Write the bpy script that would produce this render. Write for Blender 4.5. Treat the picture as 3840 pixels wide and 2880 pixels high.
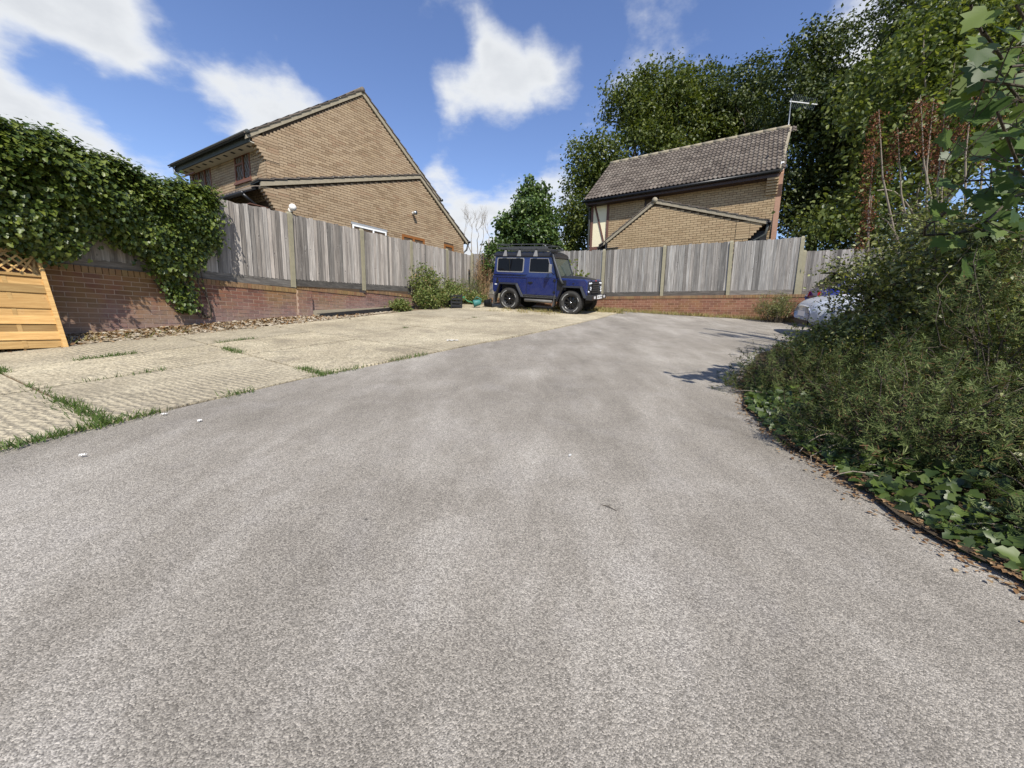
import bpy, math, random
import numpy as np
from mathutils import Vector, Matrix
random.seed(7); RNG = np.random.default_rng(7)
scene = bpy.context.scene
for o in list(bpy.data.objects): bpy.data.objects.remove(o)
COL = scene.collection

# ------------------------------------------------------------------ camera
CAM_H = .95
PITCH, ROLL, FPX = math.radians(8.6), math.radians(1.0), 1442.0
cd = bpy.data.cameras.new('Camera'); cam = bpy.data.objects.new('Camera', cd); COL.objects.link(cam)
cd.sensor_width = 36; cd.sensor_fit = 'HORIZONTAL'; cd.lens = 36 * FPX / 3840
cd.clip_start = .05; cd.clip_end = 2000
cam.matrix_world = Matrix.Translation((0, 0, CAM_H)) @ Matrix.Rotation(math.pi/2 - PITCH, 4, 'X') @ Matrix.Rotation(ROLL, 4, 'Z')
scene.camera = cam

# ------------------------------------------------------------------ sun, sky, exposure
SUN_EL, SUN_AZ = math.radians(47), math.radians(17)          # azimuth: to the right of straight behind the camera
SUN = Vector((math.sin(SUN_AZ)*math.cos(SUN_EL), -math.cos(SUN_AZ)*math.cos(SUN_EL), math.sin(SUN_EL)))
sl = bpy.data.lights.new('Sun', 'SUN'); sl.energy = 5.0; sl.angle = math.radians(.53); sl.color = (1, .95, .86)
so = bpy.data.objects.new('Sun', sl); COL.objects.link(so)
so.rotation_euler = SUN.to_track_quat('Z', 'Y').to_euler(); so.location = SUN * 60
scene.view_settings.view_transform = 'Standard'; scene.view_settings.look = 'None'
scene.view_settings.exposure = .3; scene.view_settings.gamma = 1
scene.cycles.max_bounces = 6; scene.cycles.diffuse_bounces = 3; scene.cycles.glossy_bounces = 2; scene.cycles.transmission_bounces = 2

def ray(x, y):
    u, v = (x-1920)/FPX, (1440-y)/FPX
    c, s = math.cos(ROLL), math.sin(ROLL)
    u, v = u*c - v*s, u*s + v*c
    return Vector((u, math.cos(PITCH)+v*math.sin(PITCH), -math.sin(PITCH)+v*math.cos(PITCH)))
def at(x, y, Y):
    d = ray(x, y); d = d*(Y/d.y); return Vector((d.x, d.y, d.z+CAM_H))

world = bpy.data.worlds.new('World'); scene.world = world; world.use_nodes = True
def build_sky():
    nt = world.node_tree; nt.nodes.clear(); L = nt.links.new
    def N(t, **k):
        n = nt.nodes.new(t)
        for a, b in k.items(): setattr(n, a, b)
        return n
    def math_(op, a, b=None, clamp=False):
        n = N('ShaderNodeMath', operation=op); n.use_clamp = clamp
        for i, q in enumerate((a, b)):
            if q is None: continue
            if isinstance(q, (int, float)): n.inputs[i].default_value = q
            else: L(q, n.inputs[i])
        return n.outputs[0]
    sky = N('ShaderNodeTexSky', sky_type='NISHITA'); sky.sun_disc = False
    sky.sun_elevation = SUN_EL; sky.sun_rotation = math.atan2(SUN.x, SUN.y)
    sky.altitude = 50; sky.air_density = 1.0; sky.dust_density = .15; sky.ozone_density = 2.2
    tc = N('ShaderNodeTexCoord'); D = tc.outputs['Generated']
    sep = N('ShaderNodeSeparateXYZ'); L(D, sep.inputs[0])
    zz = math_('ADD', math_('MAXIMUM', sep.outputs[2], 0.0), .16)
    px = math_('DIVIDE', sep.outputs[0], zz); py = math_('DIVIDE', sep.outputs[1], zz)
    cb = N('ShaderNodeCombineXYZ'); L(px, cb.inputs[0]); L(py, cb.inputs[1])
    def noise(scale, det, rough, dist=0.0, vec=None):
        n = N('ShaderNodeTexNoise'); n.inputs['Scale'].default_value = scale; n.inputs['Detail'].default_value = det
        n.inputs['Roughness'].default_value = rough; n.inputs['Distortion'].default_value = dist
        L(vec if vec is not None else cb.outputs[0], n.inputs['Vector']); return n.outputs[0]
    n1 = noise(1.7, 4, .55, .3); n2 = noise(6, 5, .62)
    dirn = N('ShaderNodeTexNoise'); dirn.inputs['Scale'].default_value = 9; dirn.inputs['Detail'].default_value = 5
    dirn.inputs['Roughness'].default_value = .6; L(D, dirn.inputs['Vector'])
    # clouds seen in the photograph: direction, angular radius, weight
    clouds = [((60, 20), 18, 1.0), ((300, 110), 16, 1.1), ((480, 190), 11, 1.0), ((200, 150), 10, 1.0), ((20, 330), 11, .85), ((180, 430), 12, .9), ((380, 520), 11, .9), ((580, 580), 10, .85),
              ((740, 270), 10, .7), ((900, 360), 14, .95), ((1100, 330), 12, .85), ((1200, 170), 9, .62), ((840, 60), 7, .5), ((1170, 90), 7, .5),
              ((1890, 320), 8, 1.12), ((2060, 265), 7, 1.12), ((1770, 370), 8, .85), ((1640, 370), 5, .42), ((1590, 90), 8, .46), ((1820, 70), 8, .46),
              ((1720, 750), 9, .8), ((1880, 750), 10, .85), ((2060, 690), 9, .75), ((2170, 600), 9, .66), ((1960, 920), 13, .85), ((1760, 890), 10, .75),
              ((2340, 190), 10, .52), ((2370, 60), 10, .5), ((2200, 400), 10, .52), ((2330, 320), 9, .42), ((3270, 120), 9, .7), ((3150, 230), 7, .5), ((3420, 30), 8, .5), ((2600, 60), 8, .3)]
    acc = None
    for (cx, cy), rad, w in clouds:
        d = ray(cx, cy).normalized(); R2 = 1/(1-math.cos(math.radians(rad)))
        vm = N('ShaderNodeVectorMath', operation='DOT_PRODUCT'); vm.inputs[1].default_value = d; L(D, vm.inputs[0])
        ma = N('ShaderNodeMath', operation='MULTIPLY_ADD'); L(vm.outputs['Value'], ma.inputs[0]); ma.inputs[1].default_value = w*R2; ma.inputs[2].default_value = w*(1-R2)
        acc = ma.outputs[0] if acc is None else math_('MAXIMUM', acc, ma.outputs[0])
    for (cx, cy), rad, w in [((10, 175), 3.5, .3), ((170, 250), 3.5, .4), ((330, 330), 4, .42), ((480, 420), 4, .4), ((640, 130), 4, .4), ((690, 500), 6, .6), ((640, 350), 3, .3), ((1000, 40), 8, .5), ((740, 60), 5, .4), ((1340, 120), 8, .6), ((1700, 160), 4, .3), ((2000, 40), 6, .4), ((2180, 150), 5, .35), ((1850, 580), 7, .6), ((2100, 500), 7, .4), ((1400, 420), 9, .7)]:
        d = ray(cx, cy).normalized(); R2 = 1/(1-math.cos(math.radians(rad)))
        vm = N('ShaderNodeVectorMath', operation='DOT_PRODUCT'); vm.inputs[1].default_value = d; L(D, vm.inputs[0])
        ma = N('ShaderNodeMath', operation='MULTIPLY_ADD'); L(vm.outputs['Value'], ma.inputs[0]); ma.inputs[1].default_value = w*R2; ma.inputs[2].default_value = w*(1-R2)
        acc = math_('SUBTRACT', acc, math_('MAXIMUM', ma.outputs[0], 0.0))
    acc = math_('MAXIMUM', acc, -.3)
    # elsewhere the same scattered cloud goes on from the noise alone
    back = N('ShaderNodeMapRange', interpolation_type='SMOOTHSTEP'); L(sep.outputs[1], back.inputs['Value'])
    back.inputs['From Min'].default_value = .35; back.inputs['From Max'].default_value = -.1
    back.inputs['To Min'].default_value = 0; back.inputs['To Max'].default_value = .34
    acc = math_('MAXIMUM', acc, back.outputs[0])
    f = math_('ADD', acc, math_('MULTIPLY', math_('SUBTRACT', n1, .5), 1.15))
    f = math_('ADD', f, math_('MULTIPLY', math_('SUBTRACT', n2, .5), .75))
    f = math_('ADD', f, math_('MULTIPLY', math_('SUBTRACT', dirn.outputs[0], .5), .55))
    al = N('ShaderNodeMapRange', interpolation_type='SMOOTHSTEP'); L(f, al.inputs['Value'])
    al.inputs['From Min'].default_value = .28; al.inputs['From Max'].default_value = .86; al.inputs['To Max'].default_value = .97
    core = N('ShaderNodeMapRange', interpolation_type='SMOOTHSTEP'); L(f, core.inputs['Value'])
    core.inputs['From Min'].default_value = .62; core.inputs['From Max'].default_value = 1.25
    n3 = noise(3.2, 3, .6)
    shade = math_('MULTIPLY', core.outputs[0], n3, True)
    cm = N('ShaderNodeMix', data_type='RGBA'); L(shade, cm.inputs['Factor'])
    cm.inputs['A'].default_value = (.84, .86, .88, 1); cm.inputs['B'].default_value = (.50, .53, .58, 1)
    hs = N('ShaderNodeHueSaturation'); hs.inputs['Saturation'].default_value = 1.08; hs.inputs['Hue'].default_value = .512; L(sky.outputs[0], hs.inputs['Color'])
    b1 = N('ShaderNodeBackground'); L(hs.outputs[0], b1.inputs[0]); b1.inputs[1].default_value = .15
    b2 = N('ShaderNodeBackground'); L(cm.outputs['Result'], b2.inputs[0]); b2.inputs[1].default_value = .86
    mx = N('ShaderNodeMixShader'); L(al.outputs[0], mx.inputs[0]); L(b1.outputs[0], mx.inputs[1]); L(b2.outputs[0], mx.inputs[2])
    out = N('ShaderNodeOutputWorld'); L(mx.outputs[0], out.inputs[0])
build_sky()
world.cycles.sampling_method = 'MANUAL'; world.cycles.sample_map_resolution = 256

# ------------------------------------------------------------------ helpers
def tag(o, label=None, cat=None, group=None, kind=None):
    if label: o['label'] = label
    if cat: o['category'] = cat
    if group: o['group'] = group
    if kind: o['kind'] = kind
    return o
def empty(name, loc=(0, 0, 0), rz=0, **k):
    o = bpy.data.objects.new(name, None); COL.objects.link(o); o.empty_display_size = .2
    o.location = loc; o.rotation_euler = (0, 0, rz); return tag(o, **k)
def link(name, me, parent=None, **k):
    o = bpy.data.objects.new(name, me); COL.objects.link(o)
    if parent is not None: o.parent = parent
    return tag(o, **k)
class MB:
    def __init__(s): s.v = []; s.f = []; s.r = []; s.cur = 0.0
    def face(s, idx): s.f.append(idx); s.r.append(s.cur)
    def hexa(s, p):                      # 8 points: bottom ring 0-3 (ccw from above), top ring 4-7
        b = len(s.v); s.v += [tuple(q) for q in p]
        for q in ((3, 2, 1, 0), (4, 5, 6, 7), (0, 1, 5, 4), (1, 2, 6, 5), (2, 3, 7, 6), (3, 0, 4, 7)): s.face([b+i for i in q])
        return s
    def box(s, x0, x1, y0, y1, z0, z1, M=None):
        p = [Vector(q) for q in ((x0, y0, z0), (x1, y0, z0), (x1, y1, z0), (x0, y1, z0), (x0, y0, z1), (x1, y0, z1), (x1, y1, z1), (x0, y1, z1))]
        if M is not None: p = [M @ q for q in p]
        return s.hexa(p)
    def prism(s, poly, fn):              # poly: list of 2D, fn(p2, k) -> 3D for k in 0,1
        n = len(poly); b = len(s.v)
        s.v += [tuple(fn(p, 0)) for p in poly] + [tuple(fn(p, 1)) for p in poly]
        s.face([b+i for i in range(n)][::-1]); s.face([b+n+i for i in range(n)])
        for i in range(n):
            j = (i+1) % n; s.face([b+i, b+j, b+n+j, b+n+i])
        return s
    def tube(s, path, rad, n=8, caps=True):
        path = [Vector(p) for p in path]; m = len(path)
        if isinstance(rad, (int, float)): rad = [rad]*m
        b = len(s.v); prev = None
        for i, p in enumerate(path):
            t = (path[min(i+1, m-1)] - path[max(i-1, 0)])
            t = t.normalized() if t.length > 1e-9 else Vector((0, 0, 1))
            if prev is None: u = t.orthogonal().normalized()
            else:
                u = prev - t*prev.dot(t); u = u.normalized() if u.length > 1e-6 else t.orthogonal().normalized()
            prev = u; w = t.cross(u)
            for k in range(n):
                a = 2*math.pi*k/n; s.v.append(tuple(p + (u*math.cos(a)+w*math.sin(a))*rad[i]))
        for i in range(m-1):
            for k in range(n):
                k2 = (k+1) % n; s.face([b+i*n+k, b+i*n+k2, b+(i+1)*n+k2, b+(i+1)*n+k])
        if caps: s.face([b+k for k in range(n)][::-1]); s.face([b+(m-1)*n+k for k in range(n)])
        return s
    def lathe(s, prof, n, M=None, close=False):   # prof: (radius, height) about local Z
        M = M or Matrix.Identity(4); b = len(s.v); m = len(prof)
        for k in range(n):
            a = 2*math.pi*k/n
            for r, h in prof: s.v.append(tuple(M @ Vector((r*math.cos(a), r*math.sin(a), h))))
        for k in range(n):
            k2 = (k+1) % n
            for i in range(m if close else m-1):
                i2 = (i+1) % m; s.face([b+k*m+i, b+k2*m+i, b+k2*m+i2, b+k*m+i2])
        return s
    def mesh(s, name, mat, smooth=False):
        me = bpy.data.meshes.new(name); me.from_pydata(s.v, [], s.f)
        a = me.attributes.new('rnd', 'FLOAT', 'FACE'); a.data.foreach_set('value', np.array(s.r, dtype=np.float32))
        if mat: me.materials.append(mat)
        if smooth: me.polygons.foreach_set('use_smooth', np.ones(len(me.polygons), dtype=bool))
        me.update(); return me
    def build(s, name, mat, parent=None, smooth=False, bevel=0, **k):
        o = link(name, s.mesh(name, mat, smooth), parent, **k)
        if bevel:
            m = o.modifiers.new('Bevel', 'BEVEL'); m.width = bevel; m.segments = 2; m.limit_method = 'ANGLE'; m.angle_limit = math.radians(35)
        return o
def npmesh(name, V, faces_flat, counts, rnd, mat, parent=None, smooth=False, **k):
    me = bpy.data.meshes.new(name)
    me.vertices.add(len(V)); me.vertices.foreach_set('co', np.ascontiguousarray(V, dtype=np.float32).ravel())
    me.loops.add(len(faces_flat)); me.loops.foreach_set('vertex_index', np.asarray(faces_flat, dtype=np.int32))
    nf = len(counts); me.polygons.add(nf)
    st = np.concatenate(([0], np.cumsum(counts)[:-1])).astype(np.int32)
    me.polygons.foreach_set('loop_start', st); me.polygons.foreach_set('loop_total', np.asarray(counts, dtype=np.int32))
    a = me.attributes.new('rnd', 'FLOAT', 'FACE'); a.data.foreach_set('value', np.asarray(rnd, dtype=np.float32))
    if smooth: me.polygons.foreach_set('use_smooth', np.ones(nf, dtype=bool))
    me.materials.append(mat); me.update(calc_edges=True); me.validate()
    return link(name, me, parent, **k)
def unit(a): return a/np.maximum(np.linalg.norm(a, axis=-1, keepdims=True), 1e-9)

LEAF = {
 'oval': (np.array([(0, 0, 0), (.26, .3, .06), (.28, .6, .07), (0, 1, -.06), (-.28, .6, .07), (-.26, .3, .06)]), [(0, 1, 2, 3), (0, 3, 4, 5)]),
 'diamond': (np.array([(0, 0, 0), (.3, .45, .08), (0, 1, -.04), (-.3, .45, .08)]), [(0, 1, 2), (0, 2, 3)]),
 'blade': (np.array([(-.06, 0, 0), (.06, 0, 0), (.035, .6, .03), (0, 1, .12), (-.035, .6, .03)]), [(0, 1, 2, 4), (4, 2, 3)]),
 'needle': (np.array([(-.07, 0, 0), (.07, 0, 0), (.05, 1, 0), (-.05, 1, 0)]), [(0, 1, 2, 3)]),
 'ivy': (np.array([(0, .08, 0), (.3, 0, .05), (.5, .3, .09), (.27, .5, .03), (.3, .72, .05), (0, 1, -.08), (-.3, .72, .05), (-.27, .5, .03), (-.5, .3, .09), (-.3, 0, .05)]),
         [(0, 1, 2, 3), (0, 3, 4, 5), (0, 5, 6, 7), (0, 7, 8, 9)]),
 'maple': (np.array([(0, .1, 0), (.24, -.05, .03), (.50, .10, .06), (.42, .24, .04), (.60, .50, .08), (.34, .54, .02), (.34, .74, .04), (.18, .78, .03), (0, 1.02, -.07),
                     (-.18, .78, .03), (-.34, .74, .04), (-.34, .54, .02), (-.60, .50, .08), (-.42, .24, .04), (-.50, .10, .06), (-.24, -.05, .03)]),
           [(0, 1, 2, 3), (0, 3, 4, 5), (0, 5, 6, 7), (0, 7, 8, 9), (0, 9, 10, 11), (0, 11, 12, 13), (0, 13, 14, 15)]),
}
def leaves(name, P, Nm, T, size, shape, mat, parent=None, **k):
    """one mesh of real leaves: P positions, Nm normals, T leaf axes, size lengths"""
    pts, fs = LEAF[shape]; n = len(P)
    Nm = unit(Nm); T = T - Nm*np.sum(T*Nm, axis=1, keepdims=True); T = unit(T); B = np.cross(T, Nm)
    size = np.broadcast_to(np.asarray(size, dtype=float), (n,))
    V = (P[:, None, :] + size[:, None, None]*(pts[None, :, 0:1]*B[:, None, :] + pts[None, :, 1:2]*T[:, None, :] + pts[None, :, 2:3]*Nm[:, None, :])).reshape(-1, 3)
    one = np.concatenate([np.array(f) for f in fs]); cnt = np.array([len(f) for f in fs])
    flat = (one[None, :] + (np.arange(n)*len(pts))[:, None]).ravel()
    r = np.repeat(RNG.random(n), len(fs))
    return npmesh(name, V, flat, np.tile(cnt, n), r, mat, parent, **k)
def sphere_dirs(n): return unit(RNG.normal(size=(n, 3)))

# terrain
def G(x, y):
    x = max(-14, min(14, x)); yy = max(-8, min(19, y))
    z = .081*yy + .0021*yy*yy - .01*x
    return z + (.03*(min(y, 60)-19) if y > 19 else 0)
Gv = np.vectorize(G)
FD = Vector((.371, .928, 0)).normalized(); FN = Vector((FD.y, -FD.x, 0))     # left fence: direction, normal into the yard
P1 = Vector((-5.191, 9.3, 0)); CORNER = P1 + FD*9.1
def on_left(a, b=0, z=0): q = P1 + FD*a + FN*b; return Vector((q.x, q.y, z))
BD = FN.copy(); BA = Vector((5.251, 14.0, 0))                                # back fence: direction (to the right), a point on it
def on_back(a, b=0, z=0): q = BA + BD*a - FD*b; return Vector((q.x, q.y, z))
# ------------------------------------------------------------------ materials
class NT:
    def __init__(s, name):
        s.m = bpy.data.materials.new(name); s.m.use_nodes = True; s.t = s.m.node_tree; s.t.nodes.clear()
        s.bsdf = s.N('ShaderNodeBsdfPrincipled'); s.out = s.N('ShaderNodeOutputMaterial'); s.L(s.bsdf.outputs[0], s.out.inputs[0])
    def N(s, t, **k):
        n = s.t.nodes.new(t)
        for a, b in k.items(): setattr(n, a, b)
        return n
    def L(s, a, b): s.t.links.new(a, b)
    def inp(s, sock, v):
        if isinstance(v, bpy.types.NodeSocket): s.L(v, sock)
        elif isinstance(v, (tuple, list)) and sock.type == 'RGBA': sock.default_value = (*v[:3], 1)
        else: sock.default_value = v
    def math(s, op, a, b=0.0, c=None, clamp=False):
        n = s.N('ShaderNodeMath', operation=op); n.use_clamp = clamp; s.inp(n.inputs[0], a); s.inp(n.inputs[1], b)
        if c is not None: s.inp(n.inputs[2], c)
        return n.outputs[0]
    def noise(s, scale, vec=None, det=4, rough=.55, dist=0, col=False):
        n = s.N('ShaderNodeTexNoise'); n.inputs['Scale'].default_value = scale; n.inputs['Detail'].default_value = det
        n.inputs['Roughness'].default_value = rough; n.inputs['Distortion'].default_value = dist
        if vec is not None: s.L(vec, n.inputs['Vector'])
        return n.outputs[1 if col else 0]
    def voro(s, scale, vec=None, out='Distance', feature='F1', rand=1.0):
        n = s.N('ShaderNodeTexVoronoi', feature=feature); n.inputs['Scale'].default_value = scale; n.inputs['Randomness'].default_value = rand
        if vec is not None: s.L(vec, n.inputs['Vector'])
        return n.outputs[out]
    def ramp(s, f, stops, interp='LINEAR'):
        n = s.N('ShaderNodeValToRGB'); n.color_ramp.interpolation = interp; e = n.color_ramp.elements
        while len(e) < len(stops): e.new(.5)
        for el, (p, c) in zip(e, stops): el.position = p; el.color = (*c[:3], 1) if isinstance(c, (tuple, list)) else (c, c, c, 1)
        s.L(f, n.inputs[0]); return n.outputs[0]
    def rng(s, f, a, b, c=0.0, d=1.0, smooth=True):
        n = s.N('ShaderNodeMapRange', interpolation_type='SMOOTHSTEP' if smooth else 'LINEAR'); s.inp(n.inputs[0], f)
        for i, q in enumerate((a, b, c, d)): n.inputs[i+1].default_value = q
        return n.outputs[0]
    def mix(s, f, a, b, blend='MIX'):
        n = s.N('ShaderNodeMix', data_type='RGBA', blend_type=blend); s.inp(n.inputs['Factor'], f); s.inp(n.inputs['A'], a); s.inp(n.inputs['B'], b)
        return n.outputs['Result']
    def pos(s): return s.N('ShaderNodeNewGeometry').outputs['Position']
    def obj(s): return s.N('ShaderNodeTexCoord').outputs['Object']
    def mapv(s, vec, scale=(1, 1, 1), rot=(0, 0, 0), loc=(0, 0, 0)):
        n = s.N('ShaderNodeMapping'); s.L(vec, n.inputs['Vector']); n.inputs['Scale'].default_value = scale; n.inputs['Rotation'].default_value = rot
        s.inp(n.inputs['Location'], loc); return n.outputs[0]
    def sep(s, v): n = s.N('ShaderNodeSeparateXYZ'); s.L(v, n.inputs[0]); return n.outputs
    def comb(s, x, y, z):
        n = s.N('ShaderNodeCombineXYZ'); [s.inp(n.inputs[i], q) for i, q in enumerate((x, y, z))]; return n.outputs[0]
    def rnd(s):                        # one random number per piece, whether it is an object or a face of a joined mesh
        a = s.N('ShaderNodeAttribute', attribute_name='rnd').outputs['Fac']; o = s.N('ShaderNodeObjectInfo').outputs['Random']
        return s.math('FRACT', s.math('ADD', a, o))
    def bump(s, h, strength=.5, dist=.01):
        n = s.N('ShaderNodeBump'); n.inputs['Strength'].default_value = strength; n.inputs['Distance'].default_value = dist
        s.L(h, n.inputs['Height']); s.L(n.outputs[0], s.bsdf.inputs['Normal'])
    def done(s, col, rough=.8, spec=.3, metal=0.0, coat=0.0):
        b = s.bsdf.inputs; s.inp(b['Base Color'], col); s.inp(b['Roughness'], rough); b['Specular IOR Level'].default_value = spec
        b['Metallic'].default_value = metal
        if coat: b['Coat Weight'].default_value = coat; b['Coat Roughness'].default_value = .06
        return s.m
MAT = {}
def plain(name, col, rough=.7, spec=.3, metal=0.0, coat=0.0, vary=.12, scale=6.0, bump=0.0):
    n = NT(name); o = n.obj(); f = n.noise(scale, o, 5, .6)
    c = n.mix(f, tuple(q*(1-vary) for q in col), tuple(min(1, q*(1+vary)) for q in col))
    if bump: n.bump(n.noise(scale*12, o, 4), bump, .004)
    MAT[name] = n.done(c, rough, spec, metal, coat); return MAT[name]

def m_asphalt():
    n = NT('asphalt'); p = n.pos()
    big = n.noise(.55, p, 6, .62, .4); mid = n.noise(2.6, p, 5, .65, .3)
    ao = n.mapv(p, (1.7, .5, 1), (0, 0, .5)); streak = n.noise(1.3, ao, 6, .7)
    t = n.math('ADD', n.math('MULTIPLY', big, .5), n.math('MULTIPLY', streak, .5))
    base = n.ramp(t, [(.34, (.180, .160, .132)), (.50, (.268, .241, .202)), (.66, (.395, .362, .312))])
    base = n.mix(n.math('MULTIPLY', n.rng(mid, .45, .75), .35), base, (.345, .318, .285))
    v = n.voro(260, p, 'Color'); g = n.sep(v)[0]; vd = n.voro(260, p, 'Distance')
    fine = n.noise(330, p, 2, .7)
    sp = n.ramp(n.math('ADD', n.math('MULTIPLY', g, .62), n.math('MULTIPLY', fine, .38)), [(.2, .50), (.42, .84), (.6, 1.05), (.85, 1.62)])
    c = n.mix(1.0, base, sp, 'MULTIPLY')
    dark = n.voro(3.1, p, 'Distance'); c = n.mix(n.rng(dark, .03, .015, 0, .7), c, (.05, .047, .045))       # odd black chippings
    wht = n.voro(1.35, n.mapv(p, loc=(3.3, 1.7, 0)), 'Distance'); c = n.mix(n.rng(wht, .012, .006, 0, .7), c, (.62, .60, .55))
    n.bump(n.math('ADD', n.math('MULTIPLY', vd, -1.0), n.math('MULTIPLY', fine, .6)), .6, .004)
    return n.done(c, .92, .22)
def m_concrete():
    n = NT('concrete_slab'); p = n.pos(); big = n.noise(.9, p, 6, .6, .4); mid = n.noise(5, p, 6, .7); fine = n.noise(75, p, 4, .7)
    c = n.ramp(big, [(.34, (.31, .262, .18)), (.52, (.43, .37, .256)), (.68, (.53, .463, .325))])
    c = n.mix(n.math('MULTIPLY', n.rng(mid, .5, .72), .5), c, (.30, .265, .205))
    sp = n.ramp(n.math('ADD', n.math('MULTIPLY', n.sep(n.voro(65, p, 'Color'))[0], .6), n.math('MULTIPLY', fine, .4)), [(.22, .55), (.5, .95), (.8, 1.4)])
    c = n.mix(1.0, c, sp, 'MULTIPLY')
    c = n.mix(n.rng(n.rnd(), 0, 1, 0, .35), c, (.30, .265, .205))
    c = n.mix(n.math('MULTIPLY', n.rng(n.noise(1.9, n.mapv(p, loc=(9, 4, 0)), 7, .7), .52, .68), .5), c, (.19, .165, .12))
    w = n.N('ShaderNodeTexWave'); w.inputs['Scale'].default_value = 5.2; w.inputs['Distortion'].default_value = 4.5; w.inputs['Detail'].default_value = 3; w.inputs['Detail Scale'].default_value = 2.5
    n.L(n.mapv(p, rot=(0, 0, -1.12)), w.inputs['Vector'])
    patch = n.rng(n.noise(.7, n.mapv(p, loc=(5, 2, 0)), 3), .38, .6)
    g = n.math('MULTIPLY', w.outputs['Fac'], patch)
    c = n.mix(n.math('MULTIPLY', n.math('SUBTRACT', 1.0, n.rng(w.outputs['Fac'], 0, .32)), n.math('MULTIPLY', patch, .2)), c, (.20, .175, .13))
    n.bump(n.math('ADD', n.math('MULTIPLY', g, 1.0), n.math('MULTIPLY', fine, .7)), .8, .012)
    return n.done(c, .92, .2)
def m_soil(name, a, b, sc=14):
    n = NT(name); p = n.pos(); f = n.noise(sc, p, 7, .7); c = n.ramp(f, [(.3, a), (.7, b)]); n.bump(n.noise(sc*3, p, 5, .7), .9, .02); return n.done(c, .95, .15)
def m_brick(name, stops, stain=None, mort=False):
    n = NT(name); p = n.pos(); r = n.rnd()
    c = n.ramp(r, stops); c = n.mix(n.noise(38, p, 5, .7), c, n.mix(1.0, c, (.74, .72, .70), 'MULTIPLY'))
    c = n.mix(n.math('MULTIPLY', n.rng(n.noise(.5, p, 5, .6), .42, .7), .32), c, n.mix(1.0, c, (.72, .69, .62), 'MULTIPLY'))
    if stain:
        z = n.sep(p)[2]; xy = n.sep(p)[1]
        ye = n.math('MULTIPLY', n.rng(n.noise(1.1, n.mapv(p, (1, 1, .8)), 5, .65), .45, .62), stain[0])
        c = n.mix(ye, c, n.mix(.5, c, (.30, .21, .055)))
        h = n.math('SUBTRACT', n.math('SUBTRACT', z, n.math('MULTIPLY', xy, .12)), 0.02)
        wh = n.math('MULTIPLY', n.rng(n.math('ADD', h, n.math('MULTIPLY', n.noise(1.7, p, 6, .7), .9)), stain[2], stain[1]), .5)
        wh = n.math('MULTIPLY', wh, n.rng(n.noise(24, p, 5, .7), .3, .6, .45, 1))
        c = n.mix(wh, c, (.33, .275, .265))
    n.bump(n.noise(90, p, 4, .7), .5, .004)
    return n.done(c, .9, .2)
def m_wood_grey(name, tones, rough=.9, ax=None, knot=1.0):
    n = NT(name); r = n.rnd(); o = n.N('ShaderNodeTexCoord').outputs['Object']; p = n.pos()
    off = n.comb(n.math('MULTIPLY', r, 37.0), n.math('MULTIPLY', r, 11.0), 0.0)
    add = n.N('ShaderNodeVectorMath', operation='ADD'); n.L(p, add.inputs[0]); n.L(off, add.inputs[1]); q = add.outputs[0]
    gr = n.noise(1.0, n.mapv(q, ax or (34, 34, 1.3)), 8, .68, .6); gr2 = n.noise(1.0, n.mapv(q, tuple(3.1*t for t in ax) if ax else (110, 110, 2.6)), 5, .65)
    t = n.math('ADD', n.math('MULTIPLY', gr, .75), n.math('MULTIPLY', gr2, .25))
    c = n.ramp(t, [(.30, tones[0]), (.48, tones[1]), (.60, tones[2]), (.74, tones[3])])
    tone = n.ramp(r, [(0, .52), (.25, .82), (.6, 1.02), (.85, 1.22), (1, 1.42)]); c = n.mix(1.0, c, tone, 'MULTIPLY')
    br = n.math('FRACT', n.math('MULTIPLY', r, 7.31)); c = n.mix(n.math('MULTIPLY', br, .3), c, n.mix(1.0, c, (1.1, .94, .82), 'MULTIPLY'))
    kv = n.mapv(q, (8.5, 8.5, 3.6)); kd = n.voro(1.0, kv, 'Distance'); c = n.mix(n.rng(n.math('ADD', kd, n.math('MULTIPLY', n.math('SUBTRACT', gr2, .5), .12)), .11, .04, 0, .8*knot), c, (.045, .035, .03))
    kr = n.math('MULTIPLY', n.rng(kd, .22, .14), n.rng(kd, .08, .14)); c = n.mix(n.math('MULTIPLY', kr, .14*knot), c, (.50, .48, .45))
    if knot == 1.0:                     # shadow line and dirt where the boards lap, painted as a dark edge
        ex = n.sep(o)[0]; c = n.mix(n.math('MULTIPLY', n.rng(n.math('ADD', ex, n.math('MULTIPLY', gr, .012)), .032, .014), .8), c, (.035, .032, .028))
    n.bump(t, .6, .006)
    return n.done(c, rough, .2)
def m_leaf(name, cols, gloss=.5, trans=.35, spec=.4, dead=None):
    n = NT(name); r = n.rnd(); c = n.ramp(r, [(i/(len(cols)-1), q) for i, q in enumerate(cols)])
    if dead: c = n.mix(n.rng(n.math('FRACT', n.math('MULTIPLY', r, 13.7)), 1-dead[0], 1-dead[0]+.01), c, dead[1])
    m = n.done(c, gloss, spec)
    tr = n.N('ShaderNodeBsdfTranslucent'); n.L(n.mix(1.0, c, (1.5, 1.5, .7), 'MULTIPLY'), tr.inputs[0])
    ms = n.N('ShaderNodeMixShader'); ms.inputs[0].default_value = trans; n.L(n.bsdf.outputs[0], ms.inputs[1]); n.L(tr.outputs[0], ms.inputs[2]); n.L(ms.outputs[0], n.out.inputs[0])
    return m
def m_bark(name, a, b):
    n = NT(name); p = n.pos(); f = n.noise(1, n.mapv(p, (22, 22, 5)), 6, .7); n.bump(f, .8, .02); return n.done(n.ramp(f, [(.3, a), (.7, b)]), .9, .2)
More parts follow.
